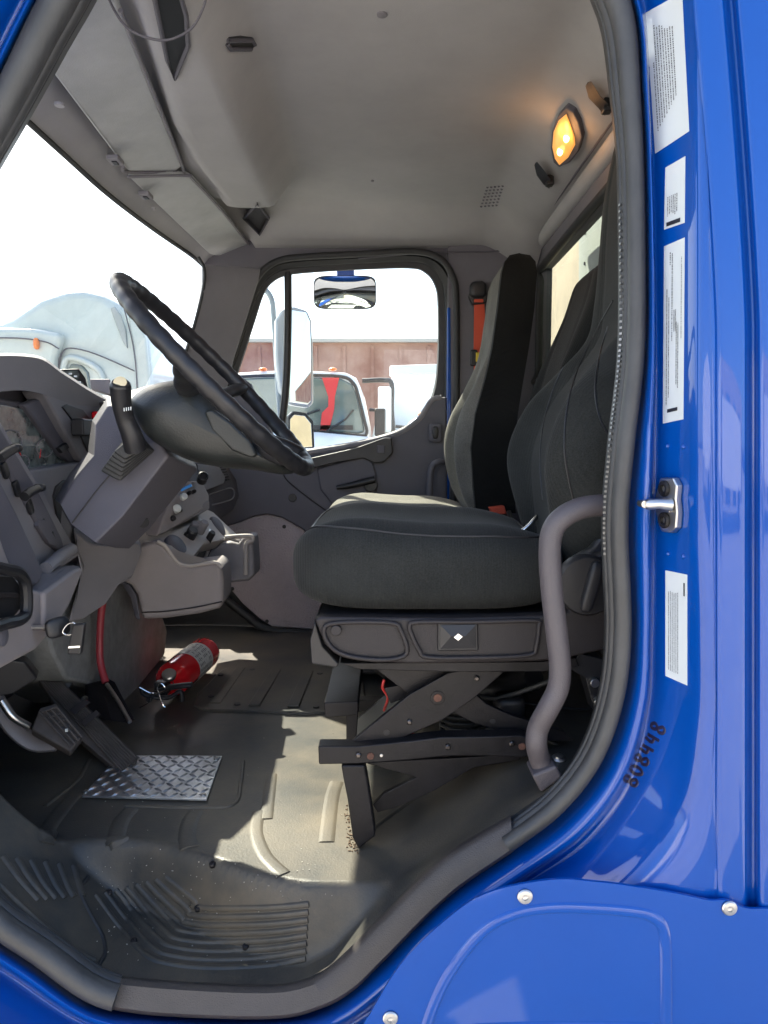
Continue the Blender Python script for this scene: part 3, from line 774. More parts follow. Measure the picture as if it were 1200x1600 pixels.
# ---- door striker
stk = thing('door_striker', 'silver door latch striker bolted to the blue jamb', 'door striker', hit(body_bvh, 1052, 790, 0))
sp = [(1041,746),(1062,746),(1068,758),(1066,780),(1068,800),(1066,824),(1058,832),(1042,830),(1037,815),(1033,795),(1031,782),(1036,765)]
q = [hit(body_bvh, x, y, .011) for x, y in sp]
nn = body_bvh.find_nearest(hit(body_bvh, 1050, 790))[1]; nn = nn if nn.dot(CAM-q[0]) > 0 else -nn
base = plate('striker_plate', q, -nn*.011, metal, stk, bev=.0025, bseg=3)
for y in (763, 812):
    c = hit(body_bvh, 1049, y, .0125); g = G(); g.add(*g_lathe(c, nn, [(-.003, .0115), (.001, .0115), (.003, .009), (.003, .0055), (-.002, .005), (-.002, 0)], 22)); g.build('bolt', frame, stk)
a = hit(body_bvh, 1060, 788, .012); b_ = P(1008, 788, a.y-.0)
tube('striker_pin', [a, a.lerp(b_, .5)+Vector((0, 0, .001)), b_.lerp(a, .1), b_], [.0095, .0075, .0075, .005], metal, stk, n=14)
tube('striker_pin_loop', [a+Vector((0, .0, -.006)), a.lerp(b_, .5)+Vector((0, .02, 0)), b_+Vector((0, .02, 0)), b_], .005, metal, stk, n=10)

# ================================================================== SEATS
def backrest(name, par, m, prof, yc, exp=.45):
    """prof rows: z, x_front, thickness, half width, bolster, y shift"""
    keys = [Vector(p) for p in []]
    fine = []
    n = len(prof)
    for i in range(n-1):
        for k in range(7):
            t = k/7
            a = prof[max(i-1, 0)]; b = prof[i]; c = prof[i+1]; d = prof[min(i+2, n-1)]
            fine.append([.5*((2*b[j])+(c[j]-a[j])*t+(2*a[j]-5*b[j]+4*c[j]-d[j])*t*t+(3*b[j]-a[j]-3*c[j]+d[j])*t**3) for j in range(6)])
    fine.append(list(prof[-1]))
    N = 88; rws = []
    for (z, xf, th, hw, bo, ys) in fine:
        r = []
        for k in range(N):
            a = 2*math.pi*k/N
            yy = spow(math.cos(a), exp); xx = spow(math.sin(a), .55)
            y = yc+ys+yy*hw; x = xf+th/2+xx*th/2
            if xx < 0:
                u = abs(yy)
                x -= bo*(math.exp(-((u-.80)/.17)**2))*min(1, -xx*1.6)
                x += .006*math.exp(-((u-.56)/.03)**2)
                x += .25*bo*math.exp(-(u/.4)**2)
            r.append(Vector((x, y, z)))
        rws.append(r)
    v, f = g_grid(rws, cu=True); f = f+[tuple(range(N)), tuple((len(rws)-1)*N+k for k in range(N))]
    return mk(name, v, f, m, par, smooth=60)

def close(prof, top):
    """round the crown"""
    z, xf, th, hw, bo, ys = prof[-1]
    out = list(prof)
    for dz, s in ((top*.5, .96), (top*.8, .86), (top*.95, .68), (top, .3)):
        out.append([z+dz, xf+th*(1-s)/2+dz*.15, th*s, hw*s, bo*s*.5, ys])
    z, xf, th, hw, bo, ys = prof[0]
    pre = []
    for dz, s in ((.035, .5), (.022, .8), (.01, .93)): pre.append([z-dz, xf+th*(1-s)/2, th*s, hw*s, bo*s*.5, ys])
    return pre+out

# ---- driver seat
dsx = thing('driver_seat', 'black cloth high-backed driver seat on a scissor suspension base', 'seat', (.15, 1.5, 1.05))
def cush_fn(q):
    # fuller in front, slight crown, dish in the middle
    q = q.copy(); u = q.x/.26; w = q.y/.265
    if q.z > 0:
        q.z += .018*math.exp(-((abs(w)-.75)/.22)**2)-.010*math.exp(-(w/.45)**2)
        q.z += .012*math.exp(-((u+.55)/.35)**2)
    q.z += -.010*sst(-.2, -1.0, u)*(1 if q.z > 0 else -1)*0
    q.x -= .012*(1-w*w) if u < -.2 else 0
    if q.z > .0 and u > .4: q.z -= .03*(u-.4)
    return q
def cushion(name, par, m, c, r):
    v, f = g_sup(c, r, .56, .48, 96, 48, None, cush_fn); return mk(name, v, f, m, par, smooth=60, merge=1e-5)
cs = cushion('seat_cushion', dsx, fabx, (.088, 1.525, 1.475), (.256, .262, .079))
v, f = g_sup((.088, 1.525, 1.475), (.256, .262, .079), .56, .48, 96, 48, None, cush_fn); cush_bvh = bvh_of(v, f)
def cush_ring(c, r, zf, out=.0008):
    a = math.asin(zf**(1/.56)); pts = []
    for k in range(120):
        b = 2*math.pi*k/120
        q = Vector((r[0]*math.cos(a)**.56*spow(math.cos(b), .48), r[1]*math.cos(a)**.56*spow(math.sin(b), .48), r[2]*zf)); q = cush_fn(q)
        pts.append(Vector(c)+q*(1+out/.25))
    return pts
tube('seam_piping', cush_ring((.088, 1.525, 1.475), (.256, .262, .079), .72), .0021, black, cs, n=6, closed=True)
DB = [[1.49,.345,.13,.19,.02,0],[1.56,.338,.135,.225,.035,0],[1.68,.335,.14,.262,.052,0],[1.79,.372,.13,.252,.05,0],[1.87,.425,.125,.215,.035,0],[1.94,.468,.115,.18,.02,0],[2.02,.475,.105,.18,.010,0],[2.12,.476,.10,.172,.005,0],[2.24,.482,.10,.168,.004,0],[2.34,.498,.095,.165,.003,0]]
backrest('backrest', dsx, fab, close(DB, .05), 1.54)
# sewn seams of the ribbed centre panel
bo_ = [o for o in dsx.children if o.name.startswith('backrest')][0]
bb = bvh_of([v.co+bo_.location+dsx.location for v in bo_.data.vertices], [tuple(p.vertices) for p in bo_.data.polygons])
for path in ([(958,470),(930,520),(902,580),(886,640),(882,700),(888,745),(898,790)], [(950,510),(936,560),(930,610),(936,650),(952,685)], [(921,500),(895,550),(868,600),(850,660),(844,720),(848,780)]):
    pts = [hit(bb, x, y, .0004) for x, y in [(p.x, p.y) for p in cr([Vector((*q, 0)) for q in path], 6)]]
    pts = [p for p in pts if 1.2 < p.y < 1.85 and p.x > .2]
    if len(pts) > 4: tube('seam', pts, .0017, black, bo_, n=6)
# chrome link between cushion and back
tube('hinge_strap', pp([(808,835,1.62),(826,822,1.62),(838,808,1.63),(842,800,1.65)]), .005, chrome, dsx, sm=5)
tube('hinge_strap', pp([(880,905,1.30),(895,880,1.30),(925,862,1.32),(942,840,1.34)]), .011, metal, dsx, sm=5)
# side cover
sc_o = [(491,968),(500,964),(700,966),(845,962),(890,955),(900,905),(925,870),(960,860),(975,900),(970,1000),(945,1016),(890,1028),(845,1034),(760,1036),(640,1038),(575,1034),(535,1028),(508,1008),(498,985)]
cov = plate('side_cover', pp(sc_o, 1.245), (0, .03, 0), brownp, dsx, bev=.006, bseg=3)
def recess(pts):
    ring = cr(pp(pts, 1.241), 4, True); tube('cover_ridge', ring, .0042, brownp, cov, closed=True, n=8)
recess([(506,985),(516,975),(560,972),(615,974),(626,985),(636,1012),(630,1026),(600,1031),(560,1028),(530,1020),(512,1004)])
recess([(640,978),(655,972),(740,972),(835,970),(842,978),(838,1010),(826,1024),(740,1028),(668,1027),(655,1016),(645,996)])
g = G(); g.add(*g_disc(P(525,986,1.236), (0, -1, 0), .0095, .012, 20)); g.build('cover_plug', brownp, cov, bev=.002)
sw = plate('height_switch', pp([(684,973),(747,972),(748,1017),(684,1018)], 1.239), (0, .02, 0), black, dsx, bev=.003)
bx = pp([(688,977),(744,976),(744,1013),(688,1014)], 1.2365); c = P(716,994,1.230)
g = G(); g.add(bx+[c+Vector((-.012, 0, 0)), c+Vector((.012, 0, 0))], [(0, 1, 5, 4), (1, 2, 5), (2, 3, 4, 5), (3, 0, 4)]); g.build('switch_face', black, sw, smooth=0)
em = pp([(709,996),(716,990),(723,995),(716,1001)], 1.2285); plate('emblem', em, (0, .003, 0), chrome, sw, bev=0)
# recliner knob
kn = P(918,915,1.232); g = G(); g.add(*g_lathe(kn, (0, -1, 0), [(-.02, .052), (.0, .052), (.006, .048), (.007, .03), (.007, 0)], 36)); rk_ = g.build('recliner_knob', black, dsx)
sup('knob_grip', kn+Vector((.003, -.012, 0)), (.011, .012, .044), black, rk_, e1=.5, e2=.6, rot=Matrix.Rotation(R(14), 3, 'Y'))
g = G(); g.add(*g_disc(P(903,883,1.238), (0, -1, 0), .008, .012, 16)); g.build('cover_screw', frame, dsx)
# cushion pan and front box
plate('seat_pan', pp([(490,968),(520,962),(880,960),(940,970),(940,1010),(560,1030),(500,1010)], 1.285), (0, .44, 0), black, dsx, bev=.004)
plate('front_box', pp([(484,1000),(492,968),(505,1010),(530,1038),(526,1044),(486,1038)], 1.262), (0, .42, 0), black, dsx, bev=.004)
# scissor arms
def steel(name, pts, Y, t=.012, m=None, bev=.002): return plate(name, pp(pts, Y), (0, t, 0), m or frame, dsx, bev=bev)
steel('upper_frame', [(530,1036),(845,1034),(900,1028),(905,1042),(845,1050),(700,1050),(560,1046)], 1.262, .40)
steel('scissor_arm', [(588,1046),(612,1044),(700,1044),(760,1100),(800,1118),(880,1142),(895,1158),(830,1158),(740,1130),(690,1104),(640,1086)], 1.31, .012)
sa = steel('scissor_arm', [(548,1160),(560,1150),(640,1085),(700,1052),(735,1044),(788,1050),(740,1092),(690,1126),(640,1148),(600,1164)], 1.285, .012)
steel('scissor_arm', [(585,1050),(640,1048),(700,1078),(760,1108),(860,1145),(890,1150),(890,1160),(800,1150),(700,1120),(640,1090)], 1.72, .012)
steel('scissor_arm', [(560,1140),(640,1080),(720,1050),(760,1050),(700,1105),(640,1140),(600,1150)], 1.74, .012)
for (x, y, Y, r) in ((684,1091,1.283,.013),(684,1091,1.281,.0075)):
    g = G(); g.add(*g_disc(P(x, y, Y), (0, -1, 0), r, .008, 18)); g.build('pivot_bolt', mat('rusty_bolt', (.10, .045, .03), .8, var=.5, vscale=60) if r < .01 else frame, dsx, bev=.001)
for (x, y) in ((604,1145),(770,1127)):
    g = G(); g.add(*g_disc(P(x, y, 1.284 if x < 700 else 1.309), (0, -1, 0), .0055, .004, 14)); g.build('hole', black, dsx)
steel('cross_rod', [(600,1075),(640,1068),(650,1085),(610,1100)], 1.33, .40)
# dampers and dark parts between the arms
tube('damper', pp([(700,1095,1.55),(760,1080,1.55),(800,1068,1.5),(835,1060,1.45)]), .026, black, dsx, n=16)
sup('air_spring', P(742,1122,1.52), (.065, .065, .05), blackr, dsx, e1=.6, e2=1)
sup('valve_block', P(795,1105,1.42), (.03, .03, .028), black, dsx, e1=.5, e2=.5)
plate('rear_bracket', pp([(905,1020),(944,1030),(946,1110),(930,1115),(915,1060),(890,1045)], 1.27), (0, .05, 0), black, dsx, bev=.003)
# lower rails
lr = [(497,1166),(560,1166),(640,1158),(690,1152),(760,1151),(815,1149),(830,1156),(850,1160),(852,1180),(815,1184),(760,1182),(700,1182),(640,1188),(560,1194),(498,1195)]
steel('lower_rail', lr, 1.262, .035, bev=.003)
plate('far_rail', pp([(506,1096),(560,1094),(860,1100),(862,1116),(560,1112),(508,1122)], 1.74), (0, .035, 0), frame, dsx, bev=.003)
g = G(); g.add(*g_plate(pp([(506,1098,1.40),(560,1096,1.40),(560,1118,1.40),(508,1122,1.40)]), Vector((0, .34, 0)))); g.build('cross_member', frame, dsx, bev=.003)
g = G(); g.add(*g_plate(pp([(541,1100),(560,1110),(556,1165),(541,1160)], 1.42), Vector((0, .02, 0)))); g.build('gusset', frame, dsx, bev=.002)
plate('side_web', pp([(545,1135),(640,1055),(655,1060),(660,1110),(560,1160)], 1.50), (0, .01, 0), mat('grey_steel', (.09, .095, .09), .5, var=.3), dsx, bev=.002)
for (x, y, c) in ((579,1182,'r'),(596,1181,'m'),(816,1167,'r')):
    g = G(); g.add(*g_disc(P(x, y, 1.2595), (0, -1, 0), .0065 if c == 'r' else .003, .006, 14)); g.build('rail_bolt', MATS['rusty_bolt'] if c == 'r' else metal, dsx, bev=.001)
leg = [(533,1196),(570,1196),(574,1215),(587,1300),(585,1308),(560,1328),(551,1310),(543,1250),(536,1215)]
steel('leg', leg, 1.262, .03, bev=.004)
steel('leg', [(568,1192),(640,1188),(720,1184),(815,1178),(812,1188),(740,1200),(680,1235),(620,1262),(590,1270),(582,1258),(600,1240),(650,1215)], 1.30, .012)
plate('leg', pp([(640,1160),(655,1160),(700,1195),(690,1205)], 1.70), (0, .03, 0), frame, dsx, bev=.003)
for pts in ([(600,1062,1.36),(598,1075,1.36),(606,1090,1.37),(600,1110,1.40)], [(640,1146,1.32),(655,1150,1.32),(662,1156,1.33)]):
    tube('air_line', pp(pts), .0028, mat('red_air_line', (.5, .03, .03), .4), dsx, sm=5, n=8)
tube('cable', pp([(810,1096,1.45),(850,1103,1.45),(900,1107,1.45),(935,1108,1.45)]), .003, black, dsx, sm=4, n=8)
# small red item and chrome clips on the raised floor behind
ri = thing('red_cushion', 'small red object on the floor behind the driver seat', 'red object', P(825,1052,2.0)); sup('red_body', P(828,1048,1.9), (.045, .05, .02), red, ri, e1=.5, e2=.5)
for (x, y) in ((873,1187),):
    c = hit(floor_bvh, x, y, .002); g = G(); g.add(*g_lathe(c, (0, -.3, 1), [(-.003, .012), (.002, .012), (.004, .008), (.007, .007), (.008, 0)], 18)); tag(g.build('floor_bolt', metal), 'round bright bolt head on the raised floor beside the handle foot', 'bolt')

for (pts, rr_) in (([(740,1150,1.40),(790,1130,1.38),(830,1140,1.36),(870,1165,1.34)], .006), ([(700,1070,1.50),(760,1090,1.42),(800,1085,1.40),(870,1060,1.38)], .005), ([(600,1180,1.36),(650,1165,1.40),(700,1172,1.45),(760,1160,1.5)], .004)):
    tube('air_hose', pp(pts), rr_, blackr, dsx, sm=6, n=10)
for (x, y, Y) in ((640,1128,1.283),(745,1060,1.283),(800,1162,1.2595),(700,1167,1.2595),(560,1180,1.2595)):
    g = G(); g.add(*g_lathe(P(x, y, Y), (0, -1, 0), [(-.003, .0055), (.002, .0052), (.0035, .003), (.0035, 0)], 6)); g.build('hex_bolt', mat('oily_steel', (.10, .09, .085), .35, metal=1, var=.4, vscale=60), dsx)
for k in range(9):
    t = k/8; tube('spring_coil', [P(722+t*3, 1104, 1.49)+Vector((.05*math.cos(a*.7), .05*math.sin(a*.7), -.006*k+.0006*a)) for a in range(10)], .0042, blackr, dsx, n=8, closed=True) if k % 2 == 0 else None
for (x, y, Y) in ((930,1068,1.26),(936,1098,1.26)):
    g = G(); g.add(*g_disc(P(x, y, Y), (0, -1, 0), .008, .012, 16)); g.build('bracket_bolt', metal, dsx, bev=.001)
# ---- passenger seat
ps = thing('passenger_seat', 'high-backed passenger seat in sunlight by the far door', 'seat', (.2, 2.45, 1.05))
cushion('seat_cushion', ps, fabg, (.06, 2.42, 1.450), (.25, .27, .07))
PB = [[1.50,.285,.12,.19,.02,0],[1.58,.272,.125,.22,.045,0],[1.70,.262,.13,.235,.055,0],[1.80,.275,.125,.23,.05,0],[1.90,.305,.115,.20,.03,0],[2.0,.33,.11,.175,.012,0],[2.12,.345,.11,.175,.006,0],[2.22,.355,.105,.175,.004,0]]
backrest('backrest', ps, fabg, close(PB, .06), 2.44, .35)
# near side of the passenger backrest, its shade put in as deep black cloth
SB = [[z, x+.004, t-.002, .012, 0, 0] for (z, x, t, hw, b, y) in PB]
rws = []
for (z, xf, th, hw, bo, ys) in PB:
    yn = 2.44-hw-.006
    rws.append([Vector((xf-.004, yn+.02, z)), Vector((xf-.002, yn, z)), Vector((xf+th*.5, yn-.008, z)), Vector((xf+th-.002, yn, z)), Vector((xf+th, yn+.02, z))])
z, xf, th, hw, bo, ys = PB[-1]; yn = 2.44-hw-.006
for dz, e in ((.035, .006), (.055, .022), (.062, .05)): rws.append([Vector((xf+e, yn+.03, z+dz)), Vector((xf+e, yn+e*.3, z+dz)), Vector((xf+th*.5, yn-.006+e*.3, z+dz)), Vector((xf+th-e, yn+e*.3, z+dz)), Vector((xf+th-e, yn+.03, z+dz))])
grid('shaded_side_panel', rws, fabm, ps, smooth=70)
box('seat_base', (.10, 2.43, 1.20), (.40, .42, .40), black, ps, bev=.01)
tube('hinge_strap', pp([(795,800,2.2),(800,820,2.15)]), .008, black, ps)
g = G(); g.add(*g_plate(pp([(764,793),(788,790),(792,803),(770,805)], 2.2), Vector((0, .03, 0)))); g.build('buckle', redb, ps, bev=.003)

# ---- middle seat
ms = thing('middle_seat', 'black cloth middle backrest between the driver and passenger seats', 'seat', (.3, 2.0, 1.05))
MB = [[1.50,.415,.11,.17,.02,0],[1.62,.415,.115,.19,.03,0],[1.76,.42,.115,.19,.03,0],[1.87,.435,.11,.182,.02,0],[1.96,.462,.10,.175,.01,0],[2.05,.495,.095,.165,.004,0],[2.11,.512,.09,.152,.003,0]]
backrest('backrest', ms, fabm, close(MB, .045), 1.96, .5)
cushion('seat_cushion', ms, fab, (.14, 1.98, 1.40), (.22, .20, .05))
box('seat_base', (.2, 1.98, 1.2), (.30, .36, .30), black, ms, bev=.01)

# ---- grab handle by the door
gh = thing('grab_handle', 'curved grey rubber-coated grab handle in front of the driver seat', 'grab handle', P(850,1225,1.13))
gp = [(960,790,1.12),(932,790,1.12),(905,795,1.115),(880,808,1.11),(864,828,1.11),(859,860,1.11),(862,920,1.11),(870,990,1.11),(875,1040,1.11),(872,1075,1.11),(858,1105,1.11),(842,1135,1.12),(838,1160,1.12),(843,1185,1.13),(854,1213,1.13)]
tube('handle_tube', pp(gp), .0168, handlem, gh, sm=6, n=20)
fa = pp([(831,1212),(870,1196),(880,1216),(846,1240)], 1.105)
plate('handle_foot', fa, (0, .055, 0), handlem, gh, bev=.005, bseg=3)

# ---- seat belt
sb = thing('seat_belt', 'red seat belt webbing hanging from its anchor behind the passenger door', 'seat belt', P(748,640,2.85))
plate('webbing', pp([(741,468),(756,466),(763,560),(764,640),(742,690),(740,560)], 2.845), (0, .004, 0), redb, sb, bev=.001)
sup('belt_anchor', P(747,453,2.84), (.032, .022, .03), black, sb, e1=.6, e2=.6)
plate('anchor_cover', pp([(732,462),(742,440),(756,438),(763,462),(760,474),(738,476)], 2.835), (0, .03, 0), black, sb, bev=.006)
box('belt_slot', P(748,470,2.83), (.035, .012, .012), redb, sb)
box('belt_clip', P(740,559,2.835), (.028, .02, .06), black, sb, bev=.006); box('clip_tag', P(746,558,2.822), (.012, .006, .035), yellow, sb, bev=.002)

# ================================================================== STEERING
sw_ = thing('steering_wheel', 'black steering wheel with finger grips and a dark moulded hub', 'steering wheel', P(340,590,1.45))
wc = P(341,590,1.45); ax = Vector((.72, 0, .69)).normalized(); e1_ = Vector((0, 1, 0)); e2_ = ax.cross(e1_).normalized()
if e2_.z > 0: e2_ = -e2_
RW = .243
pts = []; rad = []; NR = 180
for k in range(NR):
    a = 2*math.pi*k/NR
    pts.append(wc+(e1_*math.cos(a)+e2_*math.sin(a))*RW)
    grip = abs(math.sin(a*20))
    zone = 1 if (math.cos(a) < -.15 or True) else 0
    rad.append(.0146+.0018*grip*zone)
tube('rim', pts, rad, black, sw_, closed=True, n=18)
hubm = mat('hub_vinyl', (.016, .0185, .018), .42, bump=.3, bscale=300, var=.25, vscale=12)
ho = cr([Vector((*p, 0)) for p in [(207,628),(222,610),(245,599),(275,594),(303,594),(330,612),(360,640),(395,672),(432,706),(462,735),(440,741),(400,735),(345,730),(298,720),(262,702),(238,686),(218,660)]], 4, True)
hc = P(318, 664, 1.42); rws = []
for (sc_k, Yk) in ((.002,1.336),(.35,1.338),(.62,1.345),(.82,1.360),(.94,1.385),(1.0,1.42),(1.0,1.47),(.93,1.52),(.75,1.555),(.4,1.57),(.002,1.572)):
    rr_ = []
    for p in ho:
        q = P(p.x, p.y, 1.42); q = hc+(q-hc)*sc_k; q.y = Yk; rr_.append(q)
    rws.append(rr_)
grid('hub', rws, hubm, sw_, cu=True, smooth=80)
def wp(a, r, h=0): return wc+(e1_*math.cos(a)+e2_*math.sin(a))*r+ax*h
for a in (R(180), R(0), R(62), R(118)):
    tube('spoke', cr([wp(a, .06, -.055), wp(a, .13, -.04), wp(a, .19, -.018), wp(a, RW, 0)], 5), [.020, .021, .021, .020, .019]*3+[.014], black, sw_, n=14, flat=.62) if True else None
plate('hub_pad', pp([(318,642),(330,638),(362,660),(392,690),(402,712),(392,716),(362,704),(330,672)], 1.336), (0, .03, 0), hubm, sw_, bev=.010, bseg=4)
# ---- steering column
sco = thing('steering_column', 'grey plastic steering column shroud under the wheel', 'steering column', P(150,850,1.5))
V = pp([(112,819,1.41),(94,787,1.43),(118,745,1.43),(147,712,1.43),(149,664,1.44),(169,632,1.46),(215,640,1.44),(264,712,1.42),(192,806,1.40),(150,848,1.40),
        (86,781,1.60),(109,740,1.60),(137,706,1.62),(144,657,1.64),(168,621,1.66),(240,600,1.66),(309,733,1.62),(233,826,1.62),(202,857,1.60),(180,856,1.50)])
F = [tuple(range(10)), (1, 10, 11, 2), (2, 11, 12, 3), (3, 12, 13, 4), (4, 13, 14, 5), (5, 14, 15, 6), (6, 15, 16, 7), (7, 16, 17, 8), (8, 17, 18, 19, 9)]
mk('column_shroud', V, F, trimd, sco, smooth=25, bev=.006, bseg=3)
tube('shroud_seam', cr(pp([(113,817,1.402),(150,768,1.406),(172,742,1.412)]), 4), .0016, black, sco, n=6)
g = G(); g.add(*g_disc(P(224,817,1.55), (.5, -1, -.5), .012, .01, 16)); g.build('screw_hole', black, sco)
# bellows
base = [(156,736),(186,752),(240,704),(206,668)]; top_ = [(180,700),(196,712),(228,698),(210,680)]
prev = None
for k in range(6):
    t = k/6
    q = [(a[0]*(1-t)+b[0]*t, a[1]*(1-t)+b[1]*t) for a, b in zip(base, top_)]
    plate('bellows_fold', pp(q, 1.388-.008*k), (0, .012, 0), blackr, sco, bev=.004, bseg=3)
st = thing('control_stalk', 'thick black stalk lever with a cream end cap on the steering column', 'stalk', P(205,695,1.35))
tube('lever', pp([(212,700,1.345),(208,685,1.33),(201,665,1.32),(192,645,1.31),(189,625,1.30),(188,603,1.29)]), [.0215]*7+[.0185]*6+[.0165]*6+[.0165]*6+[.0185]*6, black, st, sm=6, n=22) if False else tube('lever', cr(pp([(212,700,1.345),(206,680,1.33),(196,655,1.32),(190,630,1.305),(188,603,1.29)]), 6), [.0205-.00035*min(i, 12)+(.0002*max(0, i-14)) for i in range(25)], black, st, n=22)
e = P(188,603,1.29); ed = (P(188,590,1.27)-P(190,630,1.305)).normalized()
g = G(); g.add(*g_lathe(e, ed, [(-.004, .0185), (.003, .0175), (.007, .014), (.0072, 0)], 24)); g.build('end_collar', black, st)
g = G(); g.add(*g_lathe(e+ed*.007, (ed+Vector((0, -.8, 0))).normalized(), [(-.004, .0115), (.002, .0112), (.0028, .008), (.002, 0)], 24)); g.build('end_cap', cream, st)
g = G()
for k in range(4): g.add(*g_box(P(194+k*3.5, 640-k*.6, 1.2865), (.0015, .001, .006)))
g.build('stalk_marks', white, st, bev=0)

# ================================================================== DASHBOARD (faces +X, runs away from the viewer)
db = thing('dashboard', 'moulded grey dashboard with instrument cluster and cup holder console', 'dashboard', (-.7, 1.8, 1.3))
def xq(pts, X): return [PX(p[0], p[1], p[2] if len(p) > 2 else X) for p in pts]
def xp(name, pts, X, m, t=.05, bev=.006, par=None, **k):
    return plate(name, xq(pts, X), (-t, 0, 0), m, par or db, bev=bev, bseg=3, **k)
# core behind everything
xp('dash_core', [(-260,590),(0,585),(120,640),(215,760),(235,840),(180,900),(130,960),(0,1000),(-260,1030)], -.80, trimd, .25, bev=0)
# binnacle hood (swept)
hood = [(-160,575),(-60,556),(0,552),(40,553),(68,559),(95,578),(115,591),(140,607),(172,623),(215,634)]
hin = [(-160,640),(-60,622),(0,612),(35,610),(60,614),(85,622),(105,629),(125,633),(150,636),(215,642)]
r0 = cr([PX(x, y, -.86) for x, y in hood], 5); r1 = cr([PX(x, y, -.74) for x, y in hood], 5); r2 = cr([PX(x, y+4, -.725) for x, y in hood], 5); r3 = cr([PX(x, y, -.735) for x, y in hin], 5); r4 = cr([PX(x, y+1, -.80) for x, y in hin], 5)
for a_, b_ in zip(r0, r1): a_.y = b_.y; a_.z = b_.z-.01
grid('binnacle_hood', [r0, r1, r2, r3, r4], trimg, db, smooth=45)
# instrument face and glass
clf = xp('instrument_face', [(-140,640),(0,622),(60,632),(78,655),(128,722),(60,735),(-140,760)], -.775, trimd, .03)
xp('gauge_glass', [(-120,650),(0,632),(52,642),(70,662),(118,728),(60,738),(0,745),(-120,765)], -.768, clus, .004, bev=.001, par=clf)
g = G()
for (cx, cy, r) in ((18,690,18),(70,700,14),(36,722,11)):
    pts = [PX(cx+r*math.cos(a)*.9, cy+r*math.sin(a), -.7655) for a in [k*2*math.pi/28 for k in range(28)]]
    g.add(*g_tube(pts, .0012, 6, closed=True))
    for a in range(9):
        an = R(140+a*32); g.add(*g_tube([PX(cx+r*.7*math.cos(an), cy+r*.75*math.sin(an), -.7655), PX(cx+r*.88*math.cos(an), cy+r*.92*math.sin(an), -.7655)], .0008, 5))
g.build('gauge_marks', trimg, clf, smooth=0)
g = G()
for (a, b) in (((26,697),(33,712)),((64,702),(62,716))): g.add(*g_tube([PX(*a, -.7645), PX(*b, -.7645)], .001, 5))
g.build('gauge_needles', red, clf, smooth=0)
xp('cluster_bar', [(38,632),(62,622),(75,640),(132,722),(114,724),(96,712)], -.755, trimd, .02, bev=.006)
xp('bar_clip', [(92,700),(112,686),(117,694),(98,708)], -.748, black, .01, bev=.002)
# right bezel with pocket
xp('centre_bezel', [(68,612),(78,600),(112,612),(150,628),(172,632),(150,690),(136,722),(128,718),(100,670)], -.735, trimg, .05)
xp('bezel_pocket', [(98,636),(106,632),(130,640),(142,655),(150,676),(146,712),(138,706),(118,662)], -.7315, black, .01, bev=.002)
swb = box('switch_block', PX(130,668,-.715), (.03, .07, .04), black, db, bev=.004)
g = G(); g.add(*g_sup(PX(152,650,-.72), (.012, .016, .012), .6, .6, 14, 8)); g.add(*g_sup(PX(149,665,-.72), (.01, .02, .008), .6, .6, 14, 8)); g.build('red_knob', red, db, smooth=60)
# flat fascia under the cluster with round opening
xp('fascia', [(44,735),(128,722),(142,722),(118,752),(95,790),(112,820),(124,862),(95,850)], -.735, trimg, .06)
xp('fascia_opening', [(84,775),(88,760),(100,750),(122,748),(112,765),(98,790),(96,820),(90,812)], -.7315, black, .01, bev=.003)
# slanted switch panel
xp('switch_panel', [(-60,620),(0,655),(20,690),(70,770),(120,860),(126,868),(70,905),(55,905),(0,770),(-60,670)], -.70, trimg, .08)
xp('panel_rail', [(-40,640),(0,664),(22,700),(62,768),(98,840),(102,856),(92,862),(78,850),(36,775),(0,712),(-40,680)], -.692, trimd, .03, bev=.008)
for (pts) in (((-2,716),(12,706),(25,700)), ((38,776),(48,768),(62,762))):
    q = xq(pts, -.66); lv = tube('toggle', q, [.009, .009, .0075], black, db, n=12); sup('toggle_tip', q[2], (.011, .011, .008), black, lv, e1=.8, e2=.8, nu=16, nv=8)
for (x, y) in ((8,735),(26,763),(47,792),(68,822),(82,842)):
    sup('rocker_switch', PX(x, y, -.694), (.004, .008, .016), black, db, e1=.35, e2=.35, rot=Matrix.Rotation(R(28), 3, 'X'))
xp('rocker_frame', [(62,812),(70,812),(90,846),(86,854),(78,850),(60,822)], -.6895, trimd, .01, bev=.002)
# big curved side trim
xp('side_trim', [(-80,640),(-20,700),(0,745),(28,800),(56,860),(68,888),(68,905),(58,916),(46,916),(26,905),(0,860),(-80,800)], -.655, trimd, .07, bev=.018)
tube('silver_roller', xq([(72,888),(95,868),(112,858)], -.67), .013, trimg, db, n=14)
# light grey lower dash
xp('lower_dash', [(-200,780),(-60,800),(0,830),(26,902),(48,918),(70,925),(90,905),(128,882),(132,895),(110,930),(92,975),(60,1015),(0,1048),(-200,1080)], -.63, triml, .12, bev=.012, label='light grey lower part of the dashboard')
xp('knee_fold', [(70,925),(118,890),(130,885),(126,905),(108,950),(84,985),(70,985)], -.622, triml, .03, bev=.008)
g = G(); ring = [(-20,893),(10,890),(30,896),(40,915),(41,955),(32,968),(10,974),(-20,974)]
g.add(*g_tube(cr(xq(ring, -.60), 5, True), .010, 10, closed=True)); vent = g.build('air_vent', black, db)
xp('vent_mouth', [(-30,900),(20,900),(32,915),(32,952),(20,966),(-30,966)], -.618, black, .01, bev=.002)
xp('vent_vane', [(-30,926),(28,926),(28,934),(-30,934)], -.612, brownp, .01, bev=.002)
g = G(); g.add(*g_lathe(PX(5,995,-.622), (1, 0, 0), [(-.01, .016), (.001, .016), (.003, .012), (.003, 0)], 20)); g.build('round_plug', trimd, db)
